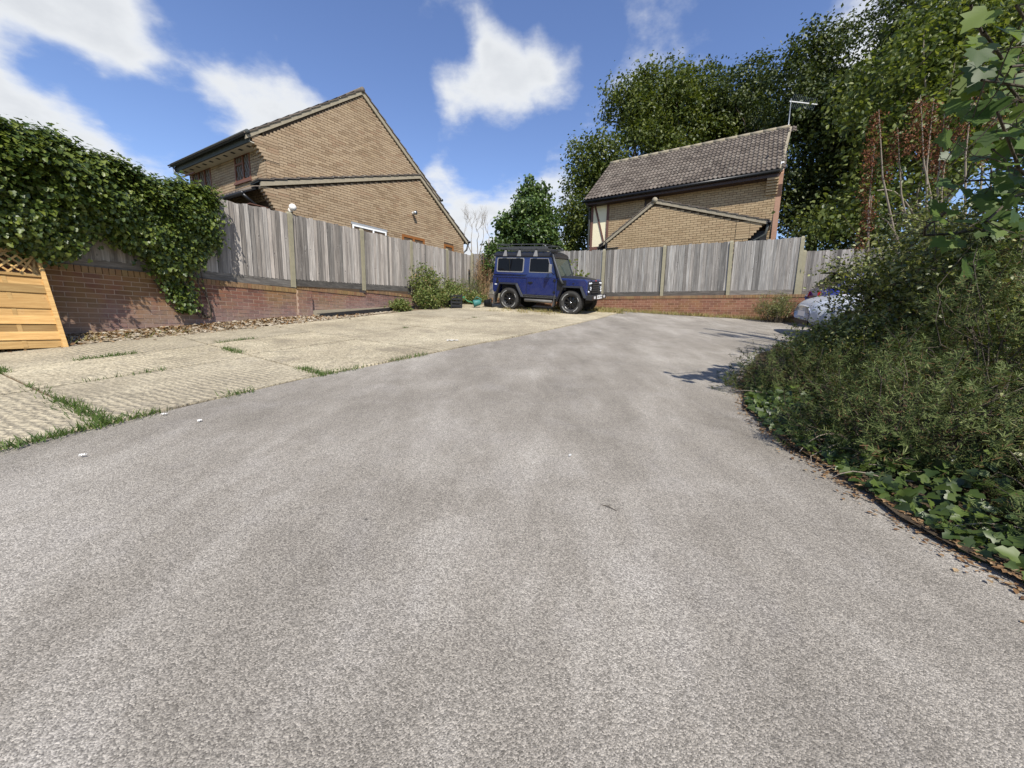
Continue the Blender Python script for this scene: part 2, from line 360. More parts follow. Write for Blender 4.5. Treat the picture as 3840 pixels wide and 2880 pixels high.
def m_glass(name, col=(.012, .015, .018), rough=.04):
    n = NT(name); p = n.pos(); f = n.noise(2.2, p, 3); n.bump(f, .05, .01)
    return n.done(n.mix(f, col, tuple(q*1.8 for q in col)), rough, .6)
def m_paint(name, col, flake=.0):
    n = NT(name); p = n.obj(); dust = n.noise(5, p, 6, .65); z = n.sep(p)[2]
    c = n.mix(n.math('MULTIPLY', n.rng(dust, .4, .75), .03), col, (.30, .28, .25))
    return n.done(c, n.rng(dust, .3, .8, .24, .38), .5, 0, .6)
def m_rooftile(name, cols):
    n = NT(name); p = n.pos(); r = n.rnd(); c = n.ramp(r, [(i/(len(cols)-1), q) for i, q in enumerate(cols)])
    c = n.mix(n.noise(30, p, 5, .7), c, n.mix(1.0, c, (.6, .6, .6), 'MULTIPLY'))
    li = n.voro(9, p, 'Distance'); lm = n.math('MULTIPLY', n.rng(li, .3, .16), n.rng(n.noise(1.4, p, 4), .50, .62)); c = n.mix(n.math('MULTIPLY', lm, .8), c, (.40, .38, .32))
    n.bump(n.noise(60, p, 4, .7), .4, .006); return n.done(c, .9, .2)

MAT['asphalt'] = m_asphalt(); MAT['concrete'] = m_concrete()
MAT['soil'] = m_soil('soil', (.035, .026, .018), (.12, .088, .055)); MAT['earth'] = m_soil('earth', (.06, .06, .03), (.13, .12, .06), 4)
MAT['grit'] = m_soil('grit', (.085, .06, .038), (.27, .205, .13), 22)
MAT['red_brick'] = m_brick('red_brick', [(0, (.13, .062, .046)), (.3, (.19, .085, .058)), (.6, (.225, .10, .066)), (.85, (.25, .125, .085)), (1, (.155, .075, .058))], stain=(.6, .30, 1.15))
MAT['red_brick_clean'] = m_brick('red_brick_clean', [(0, (.165, .078, .052)), (.3, (.225, .105, .068)), (.6, (.26, .122, .078)), (.85, (.29, .148, .098)), (1, (.19, .09, .062))], stain=(.45, -9, -8.9)); MAT['clean_mortar'] = plain('clean_mortar', (.40, .27, .18), .95)
MAT['coping_brick'] = m_brick('coping_brick', [(0, (.20, .13, .075)), (.5, (.29, .185, .10)), (1, (.23, .12, .07))], stain=(.5, -2, -1.9))
MAT['red_mortar'] = m_brick('red_mortar', [(0, (.43, .31, .235)), (1, (.48, .355, .27))], stain=(.3, .30, 1.15))
MAT['buff_brick'] = m_brick('buff_brick', [(0, (.295, .212, .135)), (.25, (.37, .275, .18)), (.6, (.405, .307, .205)), (.85, (.435, .33, .215)), (1, (.33, .225, .145))])
MAT['buff_brick_light'] = m_brick('buff_brick_light', [(0, (.36, .262, .155)), (.3, (.43, .322, .195)), (.7, (.465, .352, .215)), (1, (.39, .28, .168))])
MAT['dark_mortar'] = plain('dark_mortar', (.085, .06, .04), .95)
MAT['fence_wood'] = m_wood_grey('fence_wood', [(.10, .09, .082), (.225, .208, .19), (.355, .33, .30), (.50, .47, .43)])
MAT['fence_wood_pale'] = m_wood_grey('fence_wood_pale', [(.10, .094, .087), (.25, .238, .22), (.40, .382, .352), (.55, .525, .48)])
MAT['gravel_board'] = m_wood_grey('gravel_board', [(.07, .062, .055), (.13, .12, .108), (.20, .185, .165), (.28, .26, .23)], .9, (3, 3, 30), .3)
MAT['new_wood'] = m_wood_grey('new_wood', [(.30, .17, .06), (.42, .26, .10), (.50, .33, .135), (.58, .41, .19)], .7, (2.2, 2.2, 40), .25)
plain('post_concrete', (.27, .245, .17), .95, .15, vary=.3, scale=9, bump=.5); plain('render', (.33, .28, .20), .95, .15, vary=.2, bump=.4)
plain('verge', (.30, .26, .19), .95, .15, vary=.35, scale=14, bump=.6); plain('brown_frame', (.16, .062, .030), .5); plain('oak_frame', (.24, .095, .028), .45)
plain('dark_frame', (.045, .028, .024), .5); plain('black_plastic', (.012, .012, .013), .35, .4); plain('grey_metal', (.30, .32, .34), .35, .5, .8)
plain('white_paint', (.80, .80, .78), .45, .4, vary=.04); plain('grey_fascia', (.055, .06, .055), .75, vary=.3, scale=5); plain('soffit', (.55, .50, .40), .7)
plain('cream_render', (.74, .67, .47), .9, .2, vary=.05, bump=.2); plain('brown_timber', (.135, .068, .05), .65, vary=.25); plain('pink_brickwork', (.36, .215, .15), .9, .2, vary=.2, scale=12, bump=.4)
plain('lead', (.30, .31, .32), .6); plain('curtain', (.45, .45, .43), .9); plain('lamp_white', (.78, .75, .70), .4); plain('matt_black', (.016, .016, .017), .55, .3); plain('satin_black', (.02, .02, .022), .32, .45)
plain('rubber', (.045, .043, .040), .85, .25, vary=.3, scale=16, bump=.4); plain('tyre_letter', (.42, .42, .40), .7); plain('alloy_black', (.013, .013, .014), .3, .5); plain('chrome', (.75, .76, .78), .15, .5, .95)
plain('flap_grey', (.10, .098, .095), .7); plain('bracket_grey', (.22, .215, .21), .6); plain('rack_grey', (.055, .058, .062), .45, .4); plain('step_grey', (.14, .135, .125), .6, vary=.3)
plain('plate_white', (.82, .82, .80), .4); plain('red_lens', (.55, .012, .02), .12, .6, coat=.6); plain('clear_lens', (.75, .76, .78), .1, .7, coat=.6); plain('underbody', (.010, .010, .010), .9)
plain('bark_pale', (.24, .20, .155), .9, vary=.3, scale=20); plain('dry_stem', (.30, .20, .11), .9, vary=.4, scale=15); plain('paper', (.78, .77, .74), .8); plain('teal_plastic', (.04, .16, .145), .5); plain('green_plastic', (.06, .20, .09), .5); plain('yellow_plastic', (.55, .42, .10), .5)
MAT['bark'] = m_bark('bark', (.035, .028, .02), (.13, .105, .08)); MAT['glass'] = m_glass('glass'); MAT['car_glass'] = m_glass('car_glass', (.004, .004, .005), .06); MAT['car_glass'].node_tree.nodes['Principled BSDF'].inputs['Specular IOR Level'].default_value = .18; MAT['screen_glass'] = m_glass('screen_glass', (.035, .045, .038), .05)
MAT['blue_paint'] = m_paint('blue_paint', (.010, .021, .108)); MAT['white_car'] = m_paint('white_car', (.45, .48, .53)); MAT['blue_car'] = m_paint('blue_car', (.010, .018, .20))
MAT['roof_tile'] = m_rooftile('roof_tile', [(.10, .082, .068), (.145, .12, .10), (.175, .147, .122), (.205, .172, .143)])
MAT['stone'] = m_rooftile('stone', [(.20, .155, .10), (.36, .29, .20), (.48, .42, .33), (.30, .23, .15)])
MAT['ivy_leaf'] = m_leaf('ivy_leaf', [(.026, .044, .010), (.048, .078, .014), (.078, .112, .018), (.115, .150, .024), (.165, .195, .034)], .42, .25, .45)
MAT['tree_dark'] = m_leaf('tree_dark', [(.028, .044, .012), (.045, .066, .016), (.070, .092, .022), (.108, .128, .032)], .5, .22)
MAT['tree_mid'] = m_leaf('tree_mid', [(.038, .058, .012), (.064, .090, .016), (.100, .125, .022), (.145, .162, .032)], .5, .28)
MAT['laurel_leaf'] = m_leaf('laurel_leaf', [(.030, .058, .016), (.055, .098, .024), (.088, .138, .033), (.14, .19, .05)], .4, .25, .45)
MAT['maple_leaf'] = m_leaf('maple_leaf', [(.042, .078, .017), (.065, .108, .021), (.092, .142, .026), (.13, .18, .034)], .45, .4, .35)
MAT['ash_leaf'] = m_leaf('ash_leaf', [(.045, .070, .016), (.080, .110, .024), (.125, .155, .035), (.20, .225, .06)], .45, .35)
MAT['ground_ivy'] = m_leaf('ground_ivy', [(.020, .038, .010), (.036, .062, .013), (.058, .09, .016), (.10, .14, .025)], .45, .2, .45)
MAT['coton_leaf'] = m_leaf('coton_leaf', [(.045, .064, .017), (.082, .105, .026), (.14, .162, .043), (.22, .24, .075), (.34, .34, .15)], .42, .25, .5)
MAT['rosemary_leaf'] = m_leaf('rosemary_leaf', [(.032, .050, .015), (.060, .085, .026), (.106, .134, .042), (.18, .20, .08)], .75, .18, .15, dead=(.10, (.13, .075, .038)))
MAT['grass_blade'] = m_leaf('grass_blade', [(.045, .085, .018), (.075, .125, .024), (.12, .165, .035)], .6, .3)
MAT['weed_leaf'] = m_leaf('weed_leaf', [(.070, .105, .027), (.12, .162, .04), (.18, .22, .06), (.25, .265, .095)], .6, .3, dead=(.08, (.32, .22, .11)))
MAT['dry_grass'] = m_leaf('dry_grass', [(.24, .18, .085), (.36, .28, .13), (.30, .26, .10), (.14, .165, .05)], .8, .25)
MAT['dead_leaf'] = m_leaf('dead_leaf', [(.10, .052, .024), (.19, .105, .045), (.28, .17, .08), (.38, .27, .15)], .8, .15)
MAT['seed_head'] = m_leaf('seed_head', [(.075, .024, .011), (.14, .048, .018), (.22, .085, .034)], .8, .1)
# ------------------------------------------------------------------ ground
def sheet(name, xs, ys, zf, mat, **k):
    X, Y = np.meshgrid(xs, ys); nx, ny = len(xs), len(ys)
    V = np.stack([X, Y, zf(X, Y)], -1).reshape(-1, 3); i = np.arange(nx*ny).reshape(ny, nx)
    F = np.stack([i[:-1, :-1], i[:-1, 1:], i[1:, 1:], i[1:, :-1]], -1).reshape(-1)
    n = (nx-1)*(ny-1); return npmesh(name, V, F, np.full(n, 4), np.zeros(n), mat, smooth=True, **k)
far = np.array([-400, -200, -100, -50, -30, -22]); near = np.arange(-18, 18.1, .75)
gx = np.concatenate([far, near, -far[::-1]]); gy = np.concatenate([far, np.arange(-18, 30.1, .75), [40, 60, 100, 200, 400]])
sheet('ground', gx, gy, lambda X, Y: Gv(X, Y)-.05, MAT['earth'], kind='structure')
# the asphalt yard, laid in the frame of the two fences
aa = np.arange(-26, .01, .25); bb = np.arange(-4.5, 17.6, .25)
A_, B_ = np.meshgrid(aa, bb); AX = CORNER.x + FD.x*A_ + FN.x*B_; AY = CORNER.y + FD.y*A_ + FN.y*B_
V = np.stack([AX, AY, Gv(AX, AY)+.006*np.sin(AX*1.7+AY*.6)*np.sin(AY*1.1-AX*.4)], -1).reshape(-1, 3); idx = np.arange(A_.size).reshape(A_.shape)
F = np.stack([idx[:-1, :-1], idx[:-1, 1:], idx[1:, 1:], idx[1:, :-1]], -1)[:, :, ::-1].reshape(-1); nq = (A_.shape[0]-1)*(A_.shape[1]-1)
npmesh('asphalt_yard', V, F, np.full(nq, 4), np.zeros(nq), MAT['asphalt'], smooth=True, kind='structure')

def polyline(pts):
    pts = np.array(pts, float); t = pts[:, 1]
    return lambda y: np.interp(y, t, pts[:, 0])
edge_r = polyline([(-3.6, -.6), (-3.2, 1.0), (-2.87, 2.07), (-2.58, 2.8), (-2.14, 3.85), (-1.52, 4.95), (-.5, 6.7), (.78, 8.7), (2.3, 11.2), (3.7, 13.6), (4.4, 15)])
edge_l = polyline([(-8.2, .2), (-6.95, 3.3), (-6.35, 4.72), (-5.72, 6.4), (-5.0, 8.2), (-3.75, 11.1), (-2.75, 13.2), (-1.9, 15.3), (-1.3, 16.6)])
yr = [-.4, .9, 2.5, 4.06, 5.7, 7.5, 9.4, 11.4, 13.5]; yl = [1.0, 2.7, 4.5, 6.5, 8.1, 9.8, 11.6, 13.5, 15.6]
tc_ = [[0, .36, .68, 1]]*3 + [[0, .40, .70, 1], [0, .5, 1], [0, .5, 1], [0, .52, 1], [0, .5, 1]]
yard = empty('concrete_hardstanding', (0, 0, 0), kind='structure')
def slab_pt(yr_, yl_, t):
    return Vector((edge_r(yr_)*(1-t) + edge_l(yl_)*t, yr_*(1-t) + yl_*t, 0))
def slab(i, t0, t1, m=7):
    s0r, s1r, s0l, s1l = yr[i]+.012, yr[i+1]-.012, yl[i]+.012, yl[i+1]-.012
    t0 += .004; t1 -= .004; tilt = random.uniform(-.004, .004); tilt2 = random.uniform(-.004, .004); b = MB(); n = m
    for j in range(n+1):
        for k in range(n+1):
            u, t = j/n, t0+(t1-t0)*k/n
            q = slab_pt(s0r+(s1r-s0r)*u, s0l+(s1l-s0l)*u, t)
            w = .007*math.sin(q.x*9+q.y*5) if t < .02 else 0
            b.v.append((q.x+w, q.y, G(q.x, q.y)+.022+tilt*(u-.5)+tilt2*(k/n-.5)))
    base = len(b.v); ring = [k for k in range(n+1)] + [(j+1)*(n+1)-1 for j in range(1, n+1)] + [n*(n+1)+k for k in range(n-1, -1, -1)] + [j*(n+1) for j in range(n-1, 0, -1)]
    for j in range(n):
        for k in range(n):
            q = j*(n+1)+k; b.face([q, q+n+1, q+n+2, q+1])
    for q in ring: x, y, z = b.v[q]; b.v.append((x, y, z-.05))
    for q in range(len(ring)):
        q2 = (q+1) % len(ring); b.face([ring[q], base+q, base+q2, ring[q2]][::-1])
    b.build('slab', MAT['concrete'], yard)
for i in range(len(yr)-1):
    for t0, t1 in zip(tc_[i][:-1], tc_[i][1:]): slab(i, t0, t1)
# earth and grit that fills the joints and the strip along the wall
def strip(name, left, right, ys, mat, dz, n=5, kind='structure'):
    V = []; F = []
    for y in ys:
        l, r = left(y), right(y)
        for k in range(n+1):
            p = l+(r-l)*k/n; V.append((p.x, p.y, G(p.x, p.y)+dz))
    for j in range(len(ys)-1):
        for k in range(n):
            q = j*(n+1)+k; F += [q, q+1, q+n+2, q+n+1]
    c = (len(ys)-1)*n; return npmesh(name, np.array(V), np.array(F), np.full(c, 4), np.zeros(c), mat, smooth=True, kind=kind)
strip('joint_earth', lambda u: slab_pt(yr[0]+(yr[-1]-yr[0])*u, yl[0]+(yl[-1]-yl[0])*u, .995), lambda u: slab_pt(yr[0]+(yr[-1]-yr[0])*u, yl[0]+(yl[-1]-yl[0])*u, .004), np.linspace(0, 1, 40), MAT['grit'], .008)
def gl(a): return on_left(a, -.05)
def gr(a):
    q = on_left(a, 0); y = q.y - .25
    return Vector((edge_l(y)+.03, y, 0))
def bank(a, o): return .012 + .10*max(0.0, min(1.0, (1.2-a)/1.5))*max(0.0, 1-o/.55)      # earth banked up against the wall
V = []; F = []; aas = np.linspace(-9, 8, 60); nk = 6
for a in aas:
    l, r = gl(a), gr(a)
    for k in range(nk+1): q = l+(r-l)*k/nk; V.append((q.x, q.y, G(q.x, q.y)+bank(a, (q-l).length-.05)+.008*math.sin(a*9+k*2)))
for j in range(len(aas)-1):
    for k in range(nk): q = j*(nk+1)+k; F += [q, q+1, q+nk+2, q+nk+1]
npmesh('gravel_strip', np.array(V), np.array(F), np.full(59*nk, 4), np.zeros(59*nk), MAT['grit'], smooth=True, kind='structure')
bed = [(1.66, -.5), (1.72, .9), (1.77, 1.2), (1.77, 1.6), (1.82, 2.13), (1.88, 2.7), (2.03, 3.25), (2.55, 4.24), (3.2, 5.2), (4.1, 6.4), (4.9, 7.0)]
bedx = polyline(bed)
strip('planting_bed', lambda y: Vector((bedx(y)+.03*math.sin(y*7), y, 0)), lambda y: Vector((9.5, y-1.2, 0)), np.linspace(-.5, 7.0, 40), MAT['soil'], .02, 12)
strip('back_verge', lambda a: on_back(a, .03), lambda a: on_back(a, .32+.1*math.sin(a*1.9)), np.linspace(-8.5, 8, 40), MAT['grit'], .012)

# ------------------------------------------------------------------ brickwork
BRICKS = {}
class Wall:
    """collects bricks of one thing; the 300 nearest the camera become parts, the rest one joined part"""
    def __init__(s, root, mat): s.root = root; s.mat = mat; s.j = []
    def add(s, part, x, y, z, rz, l, h, d=.03): s.j.append((part, x, y, z, rz, l, h, d))
    def course(s, part, x0, x1, z, L=.225, h=.075, off=0.0, y=0.0, rz=0, ox=0.0, oy=0.0, g=.012):
        """bricks from x0 to x1 along local direction rz starting at (ox, oy)"""
        c, sn = math.cos(rz), math.sin(rz); x = math.floor((x0-off)/L)*L + off
        while x < x1 - 1e-4:
            a, b = max(x+g/2, x0), min(x+L-g/2, x1)
            if b-a > .03:
                m = (a+b)/2; s.add(part, ox+c*m-sn*y, oy+sn*m+c*y, z+h/2, rz, b-a, h-g)
            x += L
    def finish(s, cap=300):
        M = s.root.matrix_basis.copy(); camp = Vector((0, 0, CAM_H))
        from collections import Counter
        cnt = Counter((round(q[5], 3), round(q[6], 3), round(q[7], 3)) for q in s.j); full = set(k for k, v in cnt.items() if v > 12)
        order = sorted(range(len(s.j)), key=lambda i: (M @ Vector(s.j[i][1:4])-camp).length)
        single = set([i for i in order if (round(s.j[i][5], 3), round(s.j[i][6], 3), round(s.j[i][7], 3)) in full][:cap]); rest = {}
        for i, (part, x, y, z, rz, l, h, d) in enumerate(s.j):
            jit = random.uniform(-.002, .002)
            if i in single:
                key = (round(l, 3), round(h, 3), round(d, 3), s.mat.name)
                if key not in BRICKS: BRICKS[key] = MB().box(-l/2, l/2, -d/2, d/2, -h/2, h/2).mesh('brick', s.mat)
                o = link('brick', BRICKS[key], part); o.location = (x, y, z); o.rotation_euler = (0, 0, rz)
            else:
                b = rest.setdefault(part.name, (part, MB()))[1]; b.cur = random.random()
                b.box(-l/2, l/2, -d/2+jit, d/2, -h/2, h/2, Matrix.Translation((x, y, z)) @ Matrix.Rotation(rz, 4, 'Z'))
        for part, b in rest.values(): b.build('brickwork', s.mat, part, kind='stuff')
# ------------------------------------------------------------------ red brick retaining walls
def wall_frame(o, d):          # root at o, local x along d, local -y facing the yard
    return math.atan2(d.y, d.x)
# left wall: five sections stepping up the slope, faces the yard (local -y)
lw = empty('brick_wall', on_left(0, 0, 0), math.atan2(FD.y, FD.x), label='long red brick retaining wall under the left fence, stained yellow and white', cat='wall')
LW = Wall(lw, MAT['red_brick']); LC = Wall(lw, MAT['coping_brick'])
SECT = [(-9.2, -4.6, 1.68), (-4.6, 0.10, 1.74), (.10, 2.4, 1.83), (2.4, 4.7, 1.95), (4.7, 9.3, 2.09)]
def gz_left(a, b=0): q = on_left(a, b); return G(q.x, q.y)
for k, (a0, a1, zt) in enumerate(SECT):
    f = 0.0 if k < 2 else .05          # later sections sit back from the first
    zb = gz_left(a0)-.25
    part = MB().box(a0+.001, a1-.001, f+.012, f+.225, zb, zt-.012).build('wall_core', MAT['red_mortar'], lw)
    z = zt-.105-.075; row = 0
    while z > zb:
        q0 = a0
        if z < gz_left(a0)-.1:          # start where the ground lets the course out
            while q0 < a1 and z < gz_left(q0)-.12: q0 += .225
        if q0 < a1: LW.course(part, q0, a1, z, .225, .075, off=(.1125 if row % 2 else 0)+.03*k, y=f+.022)
        z -= .075; row += 1
    LC.course(part, a0+.01, a1-.01, zt-.105, .078, .105, y=f+.005, g=.009)
pier = MB().box(.06, .44, -.06, .012, gz_left(0)-.2, 1.70).build('pier', MAT['red_mortar'], lw)
for k in range(15): LW.course(pier, .055, .445, 1.63-k*.075, .225, .075, off=.055+(.1125 if k % 2 else 0), y=-.050)
MB().hexa([(.46, -.05, .9), (4.6, -.05, 1.2), (4.6, .04, 1.2), (.46, .04, .9), (.46, -.05, gz_left(.5)+.20), (4.6, -.05, gz_left(4.6)+.05), (4.6, .04, gz_left(4.6)+.05), (.46, .04, gz_left(.5)+.20)]).build('footing', MAT['render'], lw)
LW.finish(250); LC.finish(90)
bw = empty('brick_wall', on_back(0, 0, 0), math.atan2(BD.y, BD.x), label='low red brick wall under the back fence, dry grass along its foot', cat='wall')
BW = Wall(bw, MAT['red_brick_clean']); BC = Wall(bw, MAT['coping_brick'])
def gz_back(a, b=0): q = on_back(a, b); return G(q.x, q.y)
core = MB().box(-8.6, 9, .012, .22, 1.2, 2.088).build('wall_core', MAT['clean_mortar'], bw)
z = 2.10-.105-.075; row = 0
while z > 1.25:
    q0, q1 = -8.6, 9
    while q1 > q0 and z < gz_back(q0)-.12: q0 += .225
    BW.course(core, q0, q1, z, .225, .075, off=(.1125 if row % 2 else 0), y=.022); z -= .075; row += 1
BC.course(core, -8.6, 9, 1.995, .078, .105, y=.005, g=.009)
BW.finish(260); BC.finish(60)

# ------------------------------------------------------------------ close-board fences
def board_mesh(mat, nm):
    ms = []
    for t in range(4):                 # feather-edge board, unit height
        w = .112; b = MB(); th = .030; sk = (-.01, 0, .006, .012)[t]
        b.hexa([(0, 0, 0), (w, -th, 0), (w, 0, 0), (0, .006, 0), (0, 0, 1), (w, -th, 1+sk), (w, 0, 1+sk), (0, .006, 1)]); ms.append(b.mesh(nm, mat))
    return ms
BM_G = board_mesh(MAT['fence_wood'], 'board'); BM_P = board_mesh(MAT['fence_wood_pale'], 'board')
def post_mesh(h, w=.10):
    b = MB(); r = w/2; b.box(-r, r, -r, r, 0, h-.05); c = len(b.v)
    b.hexa([(-r, -r, h-.05), (r, -r, h-.05), (r, r, h-.05), (-r, r, h-.05), (-r*.55, -r*.55, h), (r*.55, -r*.55, h), (r*.55, r*.55, h), (-r*.55, r*.55, h)])
    return b.mesh('post', MAT['post_concrete'])
def fence(root, posts, zb, zt, meshes, y=0.0, extra=None, skip=None):
    for i, a in enumerate(posts):
        z0 = zb(a)-.04; h = zt(a)+.035-z0
        o = link('post', post_mesh(h, .105), root); o.location = (a, y-.01, z0); o.rotation_euler = (random.uniform(-.006, .006), random.uniform(-.012, .012), 0)
    for i in range(len(posts)-1):
        a0, a1 = posts[i]+.055, posts[i+1]-.055
        j0, j1 = random.uniform(-.012, .012), random.uniform(-.012, .012)
        b0, b1 = zb(a0), zb(a1)
        o = MB().hexa([(a0, y-.02, b0-.012), (a1, y-.02, b1-.012), (a1, y+.005, b1-.012), (a0, y+.005, b0-.012), (a0, y-.02, b0+.155), (a1, y-.02, b1+.155), (a1, y+.005, b1+.155), (a0, y+.005, b0+.155)]).build('gravel_board', MAT['gravel_board'], root)
        for rz_ in (.45, 1.2):
            MB().hexa([(a0, y+.02, b0+rz_), (a1, y+.02, b1+rz_), (a1, y+.07, b1+rz_), (a0, y+.07, b0+rz_), (a0, y+.02, b0+rz_+.07), (a1, y+.02, b1+rz_+.07), (a1, y+.07, b1+rz_+.07), (a0, y+.07, b0+rz_+.07)]).build('rail', MAT['gravel_board'], root)
        n = int(round((a1-a0)/.1)); st = (a1-a0)/n
        for k in range(n):
            a = a0+k*st; zz0 = zb(a)+.146+random.uniform(-.006, .004); h = zt(a)+random.uniform(-.012, .012)+(j0*(1-k/n)+j1*k/n)-zz0
            o = link('board', random.choice(meshes), root); o.location = (a, y+random.uniform(-.003, .003), zz0); o.scale = (st*1.12/.112, 1, h)
            o.rotation_euler = (random.uniform(-.004, .004), random.uniform(-.004, .004), random.uniform(-.02, .02))
lf = empty('timber_fence', on_left(0, .04, 0), math.atan2(FD.y, FD.x), label='weathered grey close-board timber fence on the left brick wall', cat='fence')
zbL = lambda a: (1.775+.022*a) if a < 0 else 1.80+.058*a
ztL = lambda a: 3.42+.064*a+(.02*a if a < 0 else 0)
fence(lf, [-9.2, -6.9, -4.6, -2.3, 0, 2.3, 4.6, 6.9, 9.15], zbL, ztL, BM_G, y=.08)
bf = empty('timber_fence', on_back(0, 0, 0), math.atan2(BD.y, BD.x), label='pale grey close-board timber fence behind the blue off-roader', cat='fence')
zbB = lambda a: 2.098; ztB = lambda a: 3.80+.01*a+(-.035*(a+2.1) if a < -2.1 else 0)
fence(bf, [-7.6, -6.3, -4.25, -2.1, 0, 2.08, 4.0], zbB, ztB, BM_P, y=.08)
bf2 = empty('timber_fence', on_back(4.1, 0, 0), math.atan2(BD.y, BD.x), label='lower grey fence panel in shade at the right end of the back fence', cat='fence')
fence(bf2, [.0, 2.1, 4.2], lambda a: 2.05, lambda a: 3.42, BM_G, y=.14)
# ------------------------------------------------------------------ houses
def window(root, x0, x1, z0, z1, y, frame, M=None, bars=(), fw=.05, dep=.06, lattice=False, curtain=None, sill=None, trans=()):
    """frame of real bars round a pane set back in the opening; local x across, -y outward"""
    M = M or Matrix.Identity(4)
    fr = MB()
    for (a, b, c, d) in ((x0, x1, z1-fw, z1), (x0, x1, z0, z0+fw), (x0, x0+fw, z0+fw, z1-fw), (x1-fw, x1, z0+fw, z1-fw)): fr.box(a, b, y-.012, y+dep, c, d, M)
    for bx in bars: fr.box(bx-fw*.5, bx+fw*.5, y-.015, y+dep, z0+fw, z1-fw, M)
    for (a, b, zc) in trans: fr.box(a, b, y-.014, y+dep, zc-fw*.45, zc+fw*.45, M)
    w = fr.build('window', frame, root)
    xs = [x0+fw] + list(bars) + [x1-fw]
    for i in range(len(xs)-1):
        a = xs[i]+(fw*.5 if i else 0); b = xs[i+1]-(fw*.5 if i < len(xs)-2 else 0)
        MB().box(a, b, y+.025, y+.03, z0+fw, z1-fw, M).build('pane', MAT['glass'], w)
        if curtain and i in curtain: MB().box(a+.02, b-.02, y+.034, y+.04, z0+fw, z1-fw-.05, M).build('curtain', MAT['curtain'], w)
        if lattice:
            lt = MB(); wd = b-a; hh = z1-z0-2*fw; s = wd/2.5; k = -hh/1.6
            for sg in (1, -1):
                c0 = -hh
                while c0 < wd+hh:
                    p = []                      # line x = c0 + t, z = sg*1.6 t
                    t0 = max(0, -c0, ) ; pts = []
                    for t in np.linspace(0, hh/1.6, 25):
                        xx = c0 + t
                        if 0 <= xx <= wd: pts.append((a+xx, y+.02, (z0+fw+t*1.6) if sg > 0 else (z1-fw-t*1.6)))
                    if len(pts) > 2: lt.tube([M @ Vector(pts[0]), M @ Vector(pts[-1])], .005, 4)
                    c0 += s
            if lt.v: lt.build('leading', MAT['lead'], w)
    if sill: MB().box(x0-.03, x1+.03, y-.05, y+.05, z0-.06, z0-.002, M).build('sill', sill, w)
    return w
def rake(root, name, mat, p0, p1, y0, y1, th, drop=0.0):
    """a sloping strip between two (x, z) points, th thick below the line"""
    (x0, z0), (x1, z1) = p0, p1
    return MB().hexa([(x0, y0, z0-th-drop), (x1, y0, z1-th-drop), (x1, y1, z1-th-drop), (x0, y1, z0-th-drop), (x0, y0, z0-drop), (x1, y0, z1-drop), (x1, y1, z1-drop), (x0, y1, z0-drop)]).build(name, mat, root)
def tile_courses(root, p0, p1, y0, y1, n, sh=0.0, th=.035):
    """plain courses of tiles from the eave p0 up to p1 (x, z), lapped so that each one steps over the next"""
    p0, p1 = Vector((p0[0], 0, p0[1])), Vector((p1[0], 0, p1[1])); d = (p1-p0)/n; nm = Vector((-d.z, 0, d.x)).normalized()
    if nm.z < 0: nm = -nm
    slab_ = [p0-nm*.03, p1-nm*.03, p1-nm*.03, p0-nm*.03, p0, p1, p1, p0]; ys = [y0+.03, y0+.03, y1, y1]*2
    root = MB().hexa([(v.x-sh*yy, yy, v.z) for v, yy in zip(slab_, ys)]).build('roof_slope', MAT['matt_black'], root)
    for i in range(n):
        a, b = p0+d*i, p0+d*(i+1.12); lo, hi = nm*(.014+th), nm*.012
        q = [a+nm*.014, b-nm*.012, b-nm*.012, a+nm*.014, a+lo, b+hi, b+hi, a+lo]
        ys = [y0, y0, y1, y1]*2
        pts = [(v.x-sh*yy, yy, v.z) for v, yy in zip(q, ys)]
        MB().hexa(pts).build('tile_course', MAT['roof_tile'], root)

# ---- left house: brick gable end with a lower gable in front of it
HD = Vector((.595, .804, 0)).normalized(); HC = Vector((-7.187, 11.872, -.057))
lh = empty('brick_house', HC, math.atan2(HD.y, HD.x), label='buff brick house with tall gable end behind the left fence', cat='house'); lh.scale = (1.06, 1.06, 1.06)
SH = .117; WRZ = math.atan2(.993, -.116)
gable = [(0, 1.0), (6.06, 1.0), (6.06, 6.0), (2.99, 8.27), (0, 6.05)]
mw = MB().prism(gable, lambda p, k: (p[0]-SH*(4.45 if k else .012), 4.45 if k else .012, p[1])).build('wall', MAT['dark_mortar'], lh)
Wl = Wall(lh, MAT['buff_brick'])
LB, HB = .225, .0715
def line(p, q): return lambda x: p[1]+(q[1]-p[1])*(x-p[0])/(q[0]-p[0])
def ext_top(x): return 4.53-.1+(x+.37)*(6.27-4.53)/(4.92+.37) if x < 4.92 else 6.27-.1-(x-4.92)*(6.27-4.43)/(7.37-4.92)
z = 4.25; row = 0
